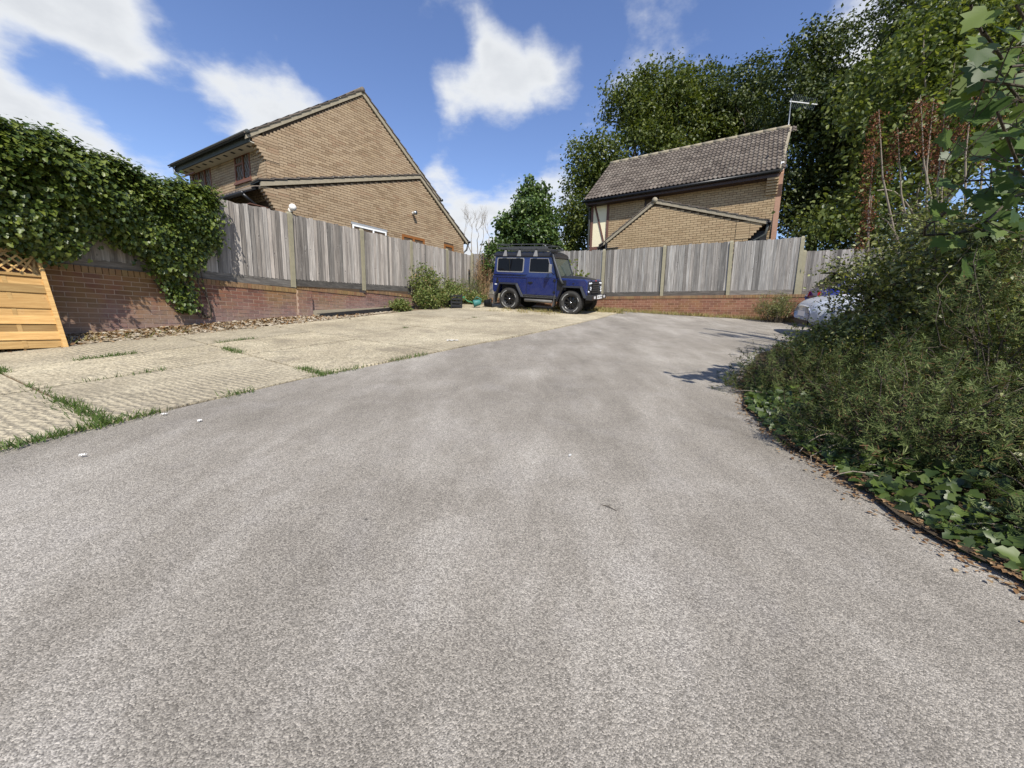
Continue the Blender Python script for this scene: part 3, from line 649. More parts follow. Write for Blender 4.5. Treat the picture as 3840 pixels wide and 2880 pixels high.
while z < 8.12:
    zt = z+HB; x0 = max(0, (zt-5.92)/(8.21-5.92)*2.99); x1 = min(6.06, 6.06-(zt-5.92)/(8.21-5.92)*3.07)
    # the part hidden behind the lower gable is left out
    xs = x0; vis = []
    if z > 6.2: vis = [(x0, x1)]
    else:
        xa = -.37+(z+.25-4.43)/(6.27-4.53)*5.29
        vis = [(x0, min(x1, max(x0, xa)))]
        xb = 4.92+(6.17-z-.25)/(6.27-4.43)*2.45
        if xb < x1: vis.append((xb, x1))
    for a, b in vis:
        if b-a > .03: Wl.course(mw, a, b, z, LB, HB, off=(LB/2 if row % 2 else 0), y=.010)
    # front wall round the corner, with its two window openings
    if z > 4.0 and z < 5.9:
        segs = [(0, 4.42)]
        for a, b, c, d in ((.75, 1.59, 4.92, 5.65), (3.02, 4.27, 4.80, 5.65)):
            if zt > c and z < d: segs = [s for g0, g1 in segs for s in ((g0, min(g1, a)), (max(g0, b), g1)) if s[1]-s[0] > .03]
        for a, b in segs: Wl.course(mw, a+.017, b, z, LB, HB, off=(0 if row % 2 else LB/2), y=.002, rz=WRZ)
    z += HB; row += 1
FW = Matrix.Rotation(WRZ, 4, 'Z') @ Matrix.Rotation(math.pi, 4, 'Z')       # front wall frame: x runs backwards, -y outward
def fw(a): return -a
window(lh, fw(1.59), fw(.75), 4.92, 5.65, -.02, MAT['brown_frame'], FW, bars=(fw(1.13),), fw=.055, lattice=True, sill=MAT['brown_timber'], trans=((fw(1.56), fw(1.13), 5.40),))
window(lh, fw(4.27), fw(3.02), 4.80, 5.65, -.02, MAT['brown_frame'], FW, bars=(fw(3.82), fw(3.42)), fw=.055, lattice=True, sill=MAT['brown_timber'])
MB().box(fw(4.24), fw(3.44), -.30, -.265, 5.44, 5.47, FW @ Matrix.Translation((0, 0, 0))).build('open_vent_light', MAT['brown_frame'], lh)
# eaves of the front: gutter, fascia, soffit with vents
OUT = .38
MB().box(fw(4.45), fw(.02), -OUT, -OUT+.03, 5.60, 5.77, FW).build('fascia', MAT['grey_fascia'], lh)
sf = MB().box(fw(4.45), fw(.02), -OUT+.03, -.02, 5.605, 5.625, FW).build('soffit', MAT['soffit'], lh)
for k in range(10): MB().box(fw(.35+k*.42)-.05, fw(.35+k*.42)+.05, -OUT+.1, -OUT+.2, 5.599, 5.604, FW).build('soffit_vent', MAT['matt_black'], sf)
gp = [FW @ Vector((fw(4.5), -OUT-.055, 5.79)), FW @ Vector((fw(-.05), -OUT-.055, 5.81))]
MB().tube(gp, .058, 10).build('gutter', MAT['grey_fascia'], lh, smooth=True)
MB().tube([FW @ Vector(q) for q in ((fw(4.4), -OUT-.05, 5.72), (fw(4.4), -OUT-.03, 5.55), (fw(4.42), -.12, 5.35), (fw(4.42), -.08, 3.2))], .035, 8).build('downpipe', MAT['grey_metal'], lh, smooth=True)
def corbel(root, x_out, z_top, n, mat, y0=-.02, y1=.20, xin=.34, h=HB, sgn=-1):
    for i in range(n):
        e = x_out*(1-i/n); zz = z_top-(i+1)*h
        xs = [sgn*e, sgn*e+(.2 if sgn < 0 else -.2)]; lo, hi = min(sgn*e, -sgn*xin), max(sgn*e, -sgn*xin)
        m = (lo+hi)/2+(.04 if i % 2 else -.05)
        for a, b in ((lo, m-.005), (m+.005, hi)): MB().box(a, b, y0, y1, zz+.005, zz+h-.005).build('corbel_brick', mat, root)
corbel(mw, .40, 5.86, 8, MAT['buff_brick'])
# main roof
tile_courses(lh, (-.50, 5.74), (2.99, 8.34), -.075, 4.5, 12, SH); tile_courses(lh, (6.34, 5.86), (2.99, 8.34), -.075, 4.5, 12, SH)
rake(lh, 'verge', MAT['verge'], (-.46, 5.77), (2.99, 8.335), -.05, .02, .13); rake(lh, 'verge', MAT['verge'], (6.26, 5.90), (2.99, 8.335), -.05, .02, .13)
MB().tube([(3.0, -.08, 8.34), (2.99-SH*4.5, 4.5, 8.34)], .085, 10).build('ridge_tile', MAT['roof_tile'], lh, smooth=True)
MB().tube([(6.38, -.10, 5.86), (6.38-SH*4.4, 4.4, 5.86)], .05, 8).build('gutter', MAT['black_plastic'], lh, smooth=True)
# lower gable, standing .45 m forward
EY = -.45
eg = [(-.03, 1.0), (7.22, 1.0), (7.22, 4.42), (4.92, 6.14), (-.03, 4.51)]
ew = MB().prism(eg, lambda p, k: (p[0], -.002 if k else EY+.012, p[1])).build('wall', MAT['dark_mortar'], lh)
MB().prism([(6.1, 1), (7.2, 1), (7.2, 4.4), (6.1, 5.2)], lambda p, k: (p[0]-.3*k, 4.3 if k else -.001, p[1])).build('rear_wall', MAT['dark_mortar'], lh)
WINS = [(2.16, 3.49, 2.9, 4.10), (4.09, 5.13, 2.9, 4.10), (6.10, 6.64, 3.3, 4.11)]
z = 2.6; row = 0
while z < 6.1:
    zt = z+HB; x0 = max(-.03, -.03+(zt-4.51)/(6.14-4.51)*4.95); x1 = min(7.22, 7.22-(zt-4.42)/(6.14-4.42)*2.30)
    segs = [(x0, x1)]
    for a, b, c, d in WINS:
        if zt > c and z < d: segs = [s for g0, g1 in segs for s in ((g0, min(g1, a)), (max(g0, b), g1)) if s[1]-s[0] > .03]
    for a, b in segs: Wl.course(ew, a, b, z, LB, HB, off=(LB/2 if row % 2 else 0)+.05, y=EY+.010)
    z += HB; row += 1
Wl.finish(300)
# the windows of the lower gable
def recess(x0, x1, z0, z1, y): return MB().box(x0, x1, y+.07, y+.3, z0, z1).build('recess', MAT['matt_black'], lh)
MB().box(2.16, 3.49, EY-.004, EY+.02, 4.03, 4.10).build('lintel', MAT['lead'], lh)
window(lh, 2.20, 3.45, 2.95, 4.03, EY+.004, MAT['white_paint'], bars=(2.95,), fw=.05, curtain=(1,))
window(lh, 4.09, 5.13, 2.95, 4.10, EY+.004, MAT['oak_frame'], bars=(4.61,), fw=.085)
window(lh, 6.10, 6.64, 3.35, 4.11, EY+.004, MAT['oak_frame'], fw=.085, curtain=(0,))
corbel(ew, .34, 4.46, 8, MAT['buff_brick'], EY-.02, EY+.16)
rake(lh, 'verge', MAT['verge'], (-.37, 4.53), (4.92, 6.27), EY-.06, EY+.02, .11); rake(lh, 'verge', MAT['verge'], (7.40, 4.41), (4.92, 6.27), EY-.06, EY+.02, .11)
tile_courses(lh, (-.42, 4.545), (4.92, 6.285), EY-.085, .02, 16); tile_courses(lh, (7.45, 4.405), (4.92, 6.285), EY-.085, .4, 9)
MB().tube([(7.48, EY-.12, 4.40), (7.48, 2, 4.40)], .05, 8).build('gutter', MAT['black_plastic'], lh, smooth=True)
MB().tube([(7.48, EY-.03, 4.36), (7.46, EY+.05, 4.1), (7.27, EY+.05, 3.95), (7.27, EY+.05, 2)], .035, 8).build('downpipe', MAT['black_plastic'], lh, smooth=True)
# lean-to tiled roof along the front, with black gutter
pr = MB().hexa([FW @ Vector(q) for q in ((fw(3.6), -.62, 4.28), (fw(-.1), -.62, 4.28), (fw(-.1), 0, 4.60), (fw(3.6), 0, 4.60), (fw(3.6), -.62, 4.32), (fw(-.1), -.62, 4.32), (fw(-.1), 0, 4.64), (fw(3.6), 0, 4.64))]).build('porch_roof', MAT['matt_black'], lh)
for k in range(23):
    x = fw(3.55-k*.155); MB().tube([FW @ Vector((x, -.66, 4.30)), FW @ Vector((x, -.01, 4.655))], .05, 8).build('tile_roll', MAT['roof_tile'], pr, smooth=True)
MB().tube([FW @ Vector((fw(3.6), -.70, 4.23)), FW @ Vector((fw(-.12), -.70, 4.23))], .055, 8).build('gutter', MAT['black_plastic'], lh, smooth=True)
MB().tube([FW @ Vector(q) for q in ((fw(-.1), -.70, 4.2), (fw(-.1), -.55, 4.1), (fw(-.1), -.28, 3.95), (fw(-.1), -.28, 2.2))], .04, 8).build('downpipe', MAT['black_plastic'], lh, smooth=True)
MB().box(fw(3.5), fw(-.2), -.6, -.02, 3.98, 4.0, FW).build('soffit', MAT['brown_timber'], lh)
# things fixed to the lower gable
M_ = lh.matrix_basis
def on_lh(x, y, z): return M_ @ Vector((x, y, z))
lamp = empty('security_light', on_lh(.33, EY-.02, 4.0), lh.rotation_euler.z, label='round white security light on the gable above the first fence post', cat='lamp')
MB().lathe([(0, 0), (.06, 0), (.06, .03), (0, .03)], 12, Matrix.Rotation(math.pi/2, 4, 'X')).build('wall_plate', MAT['lamp_white'], lamp)
MB().tube([(0, -.02, 0), (0, -.10, .03)], .02, 8).build('arm', MAT['lamp_white'], lamp)
MB().lathe([(0, .11), (.05, .105), (.09, .06), (.10, 0), (.085, -.05), (.03, -.07), (0, -.07)], 16, Matrix.Translation((0, -.17, .05)) @ Matrix.Rotation(2.2, 4, 'X')).build('lamp_head', MAT['lamp_white'], lamp, smooth=True)
MB().lathe([(0, 0), (.05, .004), (.05, -.01)], 12, Matrix.Translation((.0, -.235, .02)) @ Matrix.Rotation(2.2, 4, 'X')).build('lens', MAT['glass'], lamp)
vent = empty('boiler_flue', on_lh(4.58, EY-.01, 4.90), lh.rotation_euler.z, label='short round flue sticking out of the gable brickwork', cat='flue')
MB().tube([(0, .02, 0), (0, -.16, -.01)], .055, 12).build('pipe', MAT['lamp_white'], vent, smooth=True); MB().tube([(0, -.12, -.01), (0, -.2, -.01)], .068, 12).build('cowl', MAT['grey_metal'], vent, smooth=True)

# ---- right house: roof slope facing the yard, smaller gable in front
RD = Vector((.855, -.518, 0)).normalized(); RC = Vector((6.57, 16.0, 0))
rh = empty('brick_house', RC, math.atan2(RD.y, RD.x), label='buff brick house with brown pantile roof behind the back fence', cat='house')
rw = MB().box(-2.95, 3.06, .012, 6, 1, 6.40).build('wall', MAT['dark_mortar'], rh)
Wr = Wall(rh, MAT['buff_brick_light']); LR, HR = .245, .081
z = 3.2; row = 0
EXY = -1.13
def ext2(x): return 5.60-(-.80-x)*(5.6-4.32)/1.85 if x < -.8 else 5.60-(x+.8)*(5.6-4.55)/3.4
while z < 6.36:
    zt = z+HR; segs = [(-2.93, 3.05)]
    if zt > 5.86 and z < 6.19: segs = [(-2.93, -1.46), (-.90, 3.05)]
    for a, b in segs:
        # the lower gable hides the middle
        if z < 5.2:
            xa, xb = -.8-(5.6-z-.25)/(1.28)*1.85, -.8+(5.6-z-.25)/1.05*3.4
            for c, d in ((a, min(b, xa)), (max(a, min(xb, 2.0)), b)):
                if d-c > .03: Wr.course(rw, c, d, z, LR, HR, off=(LR/2 if row % 2 else 0), y=.010)
        else: Wr.course(rw, a, b, z, LR, HR, off=(LR/2 if row % 2 else 0), y=.010)
    z += HR; row += 1
# cream rendered bay with dark timbers
bay = MB().box(-3.70, -2.951, .0, 6, 1, 6.40).build('rendered_bay', MAT['cream_render'], rh)
for (a, b, c, d) in ((-3.74, -3.64, 4.3, 6.36), (-3.03, -2.93, 4.3, 6.36), (-3.64, -3.03, 6.24, 6.36), (-3.64, -3.03, 4.36, 4.48)):
    MB().box(a, b, -.035, .01, c, d).build('timber', MAT['brown_timber'], bay)
MB().hexa([(-3.10, -.03, 4.48), (-3.03, -.03, 4.48), (-3.03, .008, 4.48), (-3.10, .008, 4.48), (-3.62, -.03, 6.24), (-3.54, -.03, 6.24), (-3.54, .008, 6.24), (-3.62, .008, 6.24)]).build('brace', MAT['brown_timber'], bay)
MB().box(-3.72, -2.95, -.02, .0, 1, 4.30).build('lower_bay', MAT['pink_brickwork'], rh)
window(rh, -1.45, -.91, 5.55, 6.19, .004, MAT['dark_frame'], fw=.05)
# gable end: only its edge shows
ge = MB().prism([(-.22, 1), (6.2, 1), (6.2, 6.4), (3.0, 8.72), (-.22, 6.3), (-.22, 5.95), (0, 5.6)], lambda p, k: (3.045+.16*k+(.03*max(0, p[0])), p[0], p[1])).build('gable_wall', MAT['pink_brickwork'], rh)
for i in range(6): MB().box(2.74, 3.085, -.36+.055*i, .0, 6.17-.081*(i+1)+.006, 6.17-.081*i-.006).build('corbel_brick', MAT['buff_brick_light'], rh)
# roof: underlay sheet carries rows of interlocking tiles
pitch = math.atan2(2.59, 3.32); SLEN = math.hypot(2.59, 3.32)
rf = MB(); rf.v = [(-3.9, 0, -.03), (3.05, 0, -.03), (3.31, SLEN, -.03), (-3.9, SLEN, -.03)]; rf.face([0, 1, 2, 3])
rf = rf.build('roof', MAT['matt_black'], rh); rf.location = (0, -.44, 6.38); rf.rotation_euler = (pitch, 0, 0)
NR = 14; gauge = SLEN/NR
def tile_mesh():
    b = MB(); w, n, l = .302, 12, gauge*1.12
    def h(x): q = (x/w*2) % 1.0; return .038*max(0.0, math.sin(math.pi*min(1, q/.62))) if q < .62 else 0.0
    for (v, dz) in ((0, .026), (l, -.004), (0, -.004)):
        for k in range(n+1): x = w*k/n; b.v.append((x, v, h(x)+dz))
    for k in range(n): b.face([k, k+1, n+2+k, n+1+k]); b.face([2*(n+1)+k, 2*(n+1)+k+1, k+1, k])
    return b.mesh('roof_tile', MAT['roof_tile'])
TM = tile_mesh(); cnt = 0; rest = MB()
for r in range(NR):
    xe = 3.08+.26*r/NR; x = -3.95
    while x < xe-.05:
        jx, jz, jr = random.uniform(-.003, .003), random.uniform(0, .006), random.uniform(-.008, .008)
        if cnt < 300:
            o = link('roof_tile', TM, rf); o.location = (x+jx, r*gauge+random.uniform(-.004, .004), jz); o.rotation_euler = (0, 0, jr)
        else:
            base = len(rest.v); rest.cur = random.random()
            for q in TM.vertices: rest.v.append((q.co.x+x, q.co.y+r*gauge, q.co.z+jz))
            for p in TM.polygons: rest.face([base+i for i in p.vertices])
        cnt += 1; x += .3
rest.build('tile_rows', MAT['roof_tile'], rf, kind='stuff')
for k in range(16):
    x0 = -3.95+k*.455; MB().tube([(x0, SLEN+.02, .01), (x0+.46, SLEN+.02, .016)], .085, 10).build('ridge_tile', MAT['verge'], rf, smooth=True)
MB().hexa([(3.06, -.02, -.10), (3.14, -.02, -.10), (3.40, SLEN, -.10), (3.32, SLEN, -.10), (3.06, -.02, .03), (3.14, -.02, .03), (3.40, SLEN, .03), (3.32, SLEN, .03)]).build('verge', MAT['verge'], rf)
MB().box(-3.98, 3.10, 2.88, 6.3, 6.40, 6.42).build('ceiling', MAT['matt_black'], rh)
MB().hexa([(-3.95, 2.9, 8.9), (3.3, 2.9, 8.9), (3.1, 6.4, 6.3), (-3.95, 6.4, 6.3), (-3.95, 2.9, 8.96), (3.3, 2.9, 8.96), (3.1, 6.4, 6.36), (-3.95, 6.4, 6.36)]).build('rear_slope', MAT['roof_tile'], rh)
MB().box(-3.86, 3.07, -.38, -.35, 6.17, 6.33).build('fascia', MAT['dark_frame'], rh); MB().box(-3.86, 3.05, -.35, .0, 6.18, 6.20).build('soffit', MAT['dark_frame'], rh)
MB().tube([(-3.98, -.45, 6.30), (3.08, -.45, 6.33)], .055, 10).build('gutter', MAT['black_plastic'], rh, smooth=True)
MB().tube([(-3.84, -.43, 6.26), (-3.82, -.10, 6.05), (-3.80, -.07, 6.0), (-3.80, -.07, 1.5)], .045, 8).build('downpipe', MAT['grey_fascia'], rh, smooth=True)
# the smaller gable in front
e2 = [(-2.56, 1.0), (2.36, 1.0), (2.36, 4.60), (-.80, 5.60), (-2.56, 4.38)]
ew2 = MB().prism(e2, lambda p, k: (p[0], -.002 if k else EXY+.012, p[1])).build('wall', MAT['dark_mortar'], rh)
z = 3.0; row = 0
while z < 5.56:
    zt = z+HR; x0 = max(-2.56, -2.56+(zt-4.38)/(5.6-4.38)*1.76); x1 = min(2.36, 2.36-(zt-4.60)/(1.0)*3.16)
    if x1-x0 > .05: Wr.course(ew2, x0, x1, z, LR, HR, off=(LR/2 if row % 2 else 0), y=EXY+.010)
    z += HR; row += 1
Wr.finish(300)
rake(rh, 'verge', MAT['verge'], (-2.72, 4.37), (-.80, 5.73), EXY-.06, EXY+.02, .11); rake(rh, 'verge', MAT['verge'], (2.88, 4.56), (-.80, 5.73), EXY-.06, EXY+.02, .11)
tile_courses(rh, (-2.90, 4.26), (-.80, 5.745), EXY-.08, .01, 8); tile_courses(rh, (2.92, 4.55), (-.80, 5.745), EXY-.08, .01, 12)
MB().tube([(-.8, EXY-.10, 5.73), (-.8, 0, 5.73)], .10, 12).build('ridge_tile', MAT['verge'], rh, smooth=True)
for i in range(7):
    e = .44*(1-max(0, i-1)/6.2); zz = 4.62-(i+1)*HR
    for a, b in ((-.38, .02), (.03, e)):
        if b > a: MB().box(2.36+a, 2.36+b, EXY-.02, EXY+.22, zz+.005, zz+HR-.005).build('corbel_brick', MAT['buff_brick_light'], ew2)
MB().tube([(2.93, EXY-.12, 4.50), (2.93, -.05, 4.50)], .055, 8).build('gutter', MAT['black_plastic'], rh, smooth=True)
MB().tube([(2.90, EXY-.03, 4.45), (2.86, EXY+.0, 4.15), (2.55, EXY-.03, 3.98), (2.48, EXY-.03, 2.5)], .04, 8).build('downpipe', MAT['grey_fascia'], rh, smooth=True)
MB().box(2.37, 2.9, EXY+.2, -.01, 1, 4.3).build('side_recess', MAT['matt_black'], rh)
# eaves at the low left corner of that gable
MB().box(-3.02, -2.62, EXY-.03, -.05, 4.02, 4.13).build('gutter', MAT['black_plastic'], rh); MB().box(-2.62, -2.1, EXY-.05, EXY-.02, 4.12, 4.15).build('bracket', MAT['black_plastic'], rh)
MB().tube([(-2.62, EXY-.03, 4.4), (-2.62, EXY-.03, 2.6)], .04, 8).build('downpipe', MAT['black_plastic'], rh, smooth=True)
for k in range(3): MB().tube([(-2.98, EXY+.02+k*.16, 4.17), (-2.62, EXY+.02+k*.16, 4.42)], .055, 8).build('tile_roll', MAT['roof_tile'], rh, smooth=True)
MR = rh.matrix_basis
ae = empty('tv_aerial', at(2938, 660, 17.2), 0, label='thin grey television aerial on a mast at the ridge of the right house', cat='aerial')
r0 = Vector(ae.location); top = at(2966, 378, 17.2)-r0; tip = at(3064, 392, 17.2)-r0
MB().tube([(0, 0, -.4), top+Vector((0, 0, .08))], .022, 8).build('mast', MAT['grey_metal'], ae, smooth=True)
MB().tube([top+Vector((-.06, 0, -.02)), tip], .022, 6).build('boom', MAT['white_paint'], ae)
for k in range(14):
    p = top.lerp(tip, .05+k*.068); MB().tube([p+Vector((0, -.1, .17+.05*(k < 5))), p+Vector((0, .1, -.17-.05*(k < 5)))], .007, 5).build('element', MAT['grey_metal'], ae)
al = empty('alarm_box', at(2931, 640, 14.25), rh.rotation_euler.z, label='small white alarm box at the right edge of the house roof', cat='alarm box')
MB().box(-.05, .05, -.05, .05, 0, .28).build('casing', MAT['white_paint'], al, bevel=.01); MB().box(-.035, .035, -.056, -.049, .04, .10).build('cover', MAT['lamp_white'], al)
# ------------------------------------------------------------------ plants
UP = np.array([0, 0, 1.0])
def limbs(b, p0, p1, r0, r1, n=6, wob=.15, sides=7):
    p0, p1 = Vector(p0), Vector(p1); L = (p1-p0).length; path = []; rad = []
    w1, w2 = Vector(RNG.normal(size=3))*wob*L*.25, Vector(RNG.normal(size=3))*wob*L*.25
    for i in range(n+1):
        t = i/n; path.append(p0.lerp(p1, t) + w1*math.sin(math.pi*t) + w2*math.sin(2*math.pi*t)); rad.append(r0+(r1-r0)*t)
    b.tube(path, rad, sides, caps=False); return path
def crown(blobs, n, clump, per=34, shell=(.5, 1.03), tofs=.7, flat=.75, lumpy=True):
    """leaf positions in clumps spread through ellipsoids (centre, radii)"""
    if lumpy:                           # boughs: smaller leafy masses standing out of each ellipsoid
        new = []
        for c, r in blobs:
            r = np.array(r); m = 7 if max(r) < 1.2 else 12
            for d in sphere_dirs(m):
                s_ = (.30+.24*RNG.random()); new.append((tuple(np.array(c)+d*r*(1-s_*.75+.16*RNG.random())), tuple(r*s_*np.array([1.1, 1.1, .8]))))
            new.append((c, tuple(r*.62)))
        blobs = new
    vol = np.array([r[0]*r[1]*r[2] for _, r in blobs])**.67; vol = vol/vol.sum(); P = []; N_ = []; C = []
    for (c, r), w in zip(blobs, vol):
        m = max(3, int(n*w/per)); d = sphere_dirs(m); rad = shell[0]+(shell[1]-shell[0])*RNG.random(m)**.6
        cc = np.array(c) + d*rad[:, None]*np.array(r)
        k = np.maximum(6, RNG.poisson(per, m)); idx = np.repeat(np.arange(m), k)
        off = RNG.normal(size=(len(idx), 3))*clump*np.array([1, 1, flat])*(.6+.8*RNG.random(m))[idx][:, None]
        P.append(cc[idx]+off); o = unit(d/np.array(r))[idx]; N_.append(.55*o + .55*UP + tofs*RNG.normal(size=(len(idx), 3))); C.append(cc)
    return np.concatenate(P), np.concatenate(N_), np.concatenate(C)
def tree(name, base, blobs, n, size, mat, label, trunk_r=.2, clump=.35, per=34, group=None, shape='diamond', nl=14, bark='bark', fork=.35, shell=(.5, 1.03)):
    base = Vector(base); root = empty(name, base, label=label, cat='tree', group=group); off = np.array(base)
    P, N_, C = crown(blobs, n, clump, per, shell)
    T = RNG.normal(size=P.shape)*.7 + np.array([0, 0, -.5]) + unit(N_)*.3
    leaves('crown', P-off, N_, T, size*(.7+.6*RNG.random(len(P))), shape, MAT[mat], root)
    b = MB(); cen = np.mean([c for c, _ in blobs], axis=0); topz = max(c[2]+r[2]*.6 for c, r in blobs)
    f = Vector((base.x+(cen[0]-base.x)*.5, base.y+(cen[1]-base.y)*.5, base.z+(topz-base.z)*fork))
    limbs(b, (0, 0, -.2), f-base, trunk_r, trunk_r*.7, 8, .12, 9)
    for i in RNG.choice(len(C), min(nl, len(C)), replace=False): limbs(b, f-base, Vector(C[i])-base, trunk_r*.42, .015, 8, .22, 6)
    b.build('trunk', MAT[bark], root, smooth=True); return root
def blob(x, y, Y, rx, rz, ry=None):
    """ellipsoid seen round pixel x, y of the photograph at distance Y; radii in metres"""
    return (tuple(at(x, y, Y)), (rx, ry or rx, rz))
def gbase(x, y): return Vector((x, y, G(x, y)))

GT = 'trees behind the right house'
tree('broadleaf_tree', gbase(7.2, 23.5), [blob(2250, 600, 23, 1.6, 1.9), blob(2180, 800, 22.5, 1.35, 2.0), blob(2150, 930, 22.5, 1.0, 1.6), blob(2380, 430, 23.5, 1.5, 2.2), blob(2300, 740, 23, 1.6, 2.0), blob(2420, 330, 24, .8, 1.2), blob(2330, 920, 23, 1.4, 1.6)],
     34000, .175, 'tree_mid', 'broad mid-green tree at the left end of the right house roof', .28, .27, 30, GT)
tree('broadleaf_tree', gbase(11.0, 26.5), [blob(2500, 420, 25, 1.9, 2.6), blob(2560, 520, 25, 2.2, 2.6), blob(2440, 540, 25, 1.8, 2.3), blob(2560, 320, 25.5, 1.0, 1.3), blob(2640, 560, 26, 2.0, 2.0)],
     28000, .185, 'tree_mid', 'tall yellowish green tree rising behind the middle of the right house roof', .3, .28, 30, GT)
tree('broadleaf_tree', gbase(15.5, 27.5), [blob(2720, 370, 26, 2.1, 2.3), blob(2800, 460, 26, 2.1, 2.3), blob(2680, 300, 26.5, 1.0, 1.1), blob(2850, 400, 26, 1.3, 1.7), blob(2720, 520, 26, 2.2, 1.8)],
     27000, .185, 'tree_dark', 'dark green round-topped tree behind the ridge of the right house', .3, .28, 30, GT)
tree('broadleaf_tree', gbase(17.2, 23.0), [blob(3040, 300, 21, 2.2, 2.4), blob(3100, 480, 21, 2.4, 2.6), blob(3020, 700, 20, 1.5, 2.8), blob(3150, 720, 20.5, 2.4, 3.0), blob(3080, 190, 21.5, .9, 1.0), blob(3000, 420, 21, 1.4, 1.8), blob(3240, 560, 21, 2.2, 2.6), blob(3040, 900, 20, 1.6, 1.8), blob(3260, 850, 20, 2.2, 1.8)],
     56000, .17, 'tree_dark', 'very dark tall tree beside the television aerial', .35, .3, 32, GT, nl=18)
tree('broadleaf_tree', gbase(20.5, 19.0), [blob(3360, 260, 18, 2.0, 2.4), blob(3480, 80, 18.5, 2.3, 2.3), blob(3420, 420, 17.5, 1.9, 2.2), blob(3600, 180, 18, 2.4, 2.6), blob(3760, 60, 18, 2.4, 2.4), blob(3290, 400, 18, 1.4, 1.8), blob(3640, 420, 18, 2.0, 1.7), blob(3800, 330, 18, 2.2, 2.0)],
     50000, .16, 'tree_dark', 'highest dark tree reaching the top right of the view', .3, .3, 32, GT, nl=18)
tree('laurel_tree', gbase(.55, 19.4), [blob(1990, 860, 19, 1.15, 1.5), blob(1960, 930, 19, 1.3, 1.3), blob(2000, 770, 19, .75, 1.0), blob(1985, 715, 19, .36, .5), blob(2040, 830, 19, .62, 1.0), blob(1900, 900, 18.8, .6, 1.0), blob(1880, 960, 18.6, .6, .8), blob(2060, 900, 19, .6, .7), blob(1920, 830, 19, .4, .6)],
     19000, .16, 'laurel_leaf', 'pointed glossy green tree rising behind the blue off-roader', .12, .15, 22, None, 'oval', 12, shell=(.3, 1.05))
# bare tree
bt = empty('bare_tree', gbase(-2.6, 25), label='leafless pale tree beyond the corner of the left fence', cat='tree'); b = MB(); b0 = Vector(bt.location)
def twigs(b, p, d, L, r, dep):
    q = p + d*L; limbs(b, p, q, r, r*.6, 4, .18, 5)
    if dep == 0: return
    for k in range(3 if dep > 1 else 4):
        nd = (d + Vector(RNG.normal(size=3))*.34); nd.z = abs(nd.z)+.15; nd.normalize(); twigs(b, p.lerp(q, .45+.55*RNG.random()), nd, L*.68, r*.55, dep-1)
for k in range(5):
    tp = at(1745+k*22, 900, 25)-b0; limbs(b, (0, 0, 0), tp, .045, .022, 6, .15, 6); twigs(b, tp, Vector((RNG.normal()*.2, RNG.normal()*.2, 1)).normalized(), .95, .017, 3)
b.build('trunk', MAT['bark_pale'], bt)

# ---- ivy over the left fence
iv = empty('ivy', on_left(-3.4, .05, 1.7), label='huge dark green ivy smothering the left end of the fence', cat='ivy'); io = np.array(iv.location)
def ivy_shape(n):
    a = -1.72 - RNG.random(n)**.9*7.2; t = np.clip((-a-1.3)/4.0, 0, 1)
    top = np.interp(-a, [1.3, 1.8, 3, 4.6, 6, 9], [3.30, 3.27, 3.16, 3.34, 3.45, 3.5]) + .05*np.sin(a*3.1) + .04*np.sin(a*7.7)
    bot = np.interp(-a, [1.3, 1.8, 2.2, 2.6, 2.8, 3.4, 3.9, 4.6, 5.4, 9.2], [2.7, 2.45, 1.85, 1.80, 2.2, 2.22, 1.95, 1.98, 2.0, 2.0])+.12*np.sin(a*5)
    th = np.interp(-a, [1.3, 1.8, 2.6, 3.6, 5, 9], [.12, .22, .36, .52, .66, .8])
    u = RNG.random(n)                                  # 0 at the bottom hem, 1 over the top to the far side
    ang = u*1.25*math.pi - .12*math.pi                 # round the bulge
    zc, hz = (top+bot)/2, (top-bot)/2
    bl = .16*np.sin(a*4.3+ang*3)+.13*np.sin(a*9.1-ang*5)+.10*np.sin(a*15+ang*11)
    out = .04 + np.maximum(-.25, np.cos(ang-math.pi/2*.98))*0
    front = np.sin(np.clip(ang, 0, math.pi*1.0)); 
    zz = zc - hz*np.cos(np.clip(u*1.12, 0, 1)*math.pi)*1.0
    prof = np.interp(u, [0, .15, .4, .65, .85, 1], [.35, .62, .9, 1.0, .72, -.25])
    off = .05 + th*prof*(1+bl) ; zz = np.where(u > .9, top+.02*RNG.normal(size=n), zz)
    return a, off, zz, u
nI = 7200; a, off, zz, u = ivy_shape(nI)
k = RNG.poisson(12, nI)+3; idx = np.repeat(np.arange(nI), k); nn = len(idx)
A2 = a[idx]+RNG.normal(size=nn)*.085; O2 = off[idx]+RNG.normal(size=nn)*.06-.05*RNG.random(nn); Z2 = zz[idx]+RNG.normal(size=nn)*.075
# the tongue that hangs down the wall
nt_ = 900; s = RNG.random(nt_); A3 = -2.52-.02*s+RNG.normal(size=nt_)*(.26-.17*s)*.75; A3 += .22*s; O3 = .06+.14*RNG.random(nt_); Z3 = 1.95-s*.85
A2 = np.concatenate([A2, A3]); O2 = np.concatenate([O2, O3]); Z2 = np.concatenate([Z2, Z3]); U2 = np.concatenate([u[idx], np.full(nt_, .4)])
fd, fn = np.array(FD), np.array(FN)
P = np.array(on_left(0))[None, :] + A2[:, None]*fd + O2[:, None]*fn; P[:, 2] = Z2
outw = fn[None, :]*np.cos((U2-.35)*2.2)[:, None] + UP*np.sin((U2-.35)*2.2)[:, None]
N_ = outw*.9 + UP*.45 + RNG.normal(size=P.shape)*.42; T = np.array([0, 0, -1.25]) + fn*.45 + RNG.normal(size=P.shape)*.38
leaves('foliage', P-io, N_, T, .082*(.5+.6*RNG.random(len(P)))*.82, 'ivy', MAT['ivy_leaf'], iv)
b = MB()
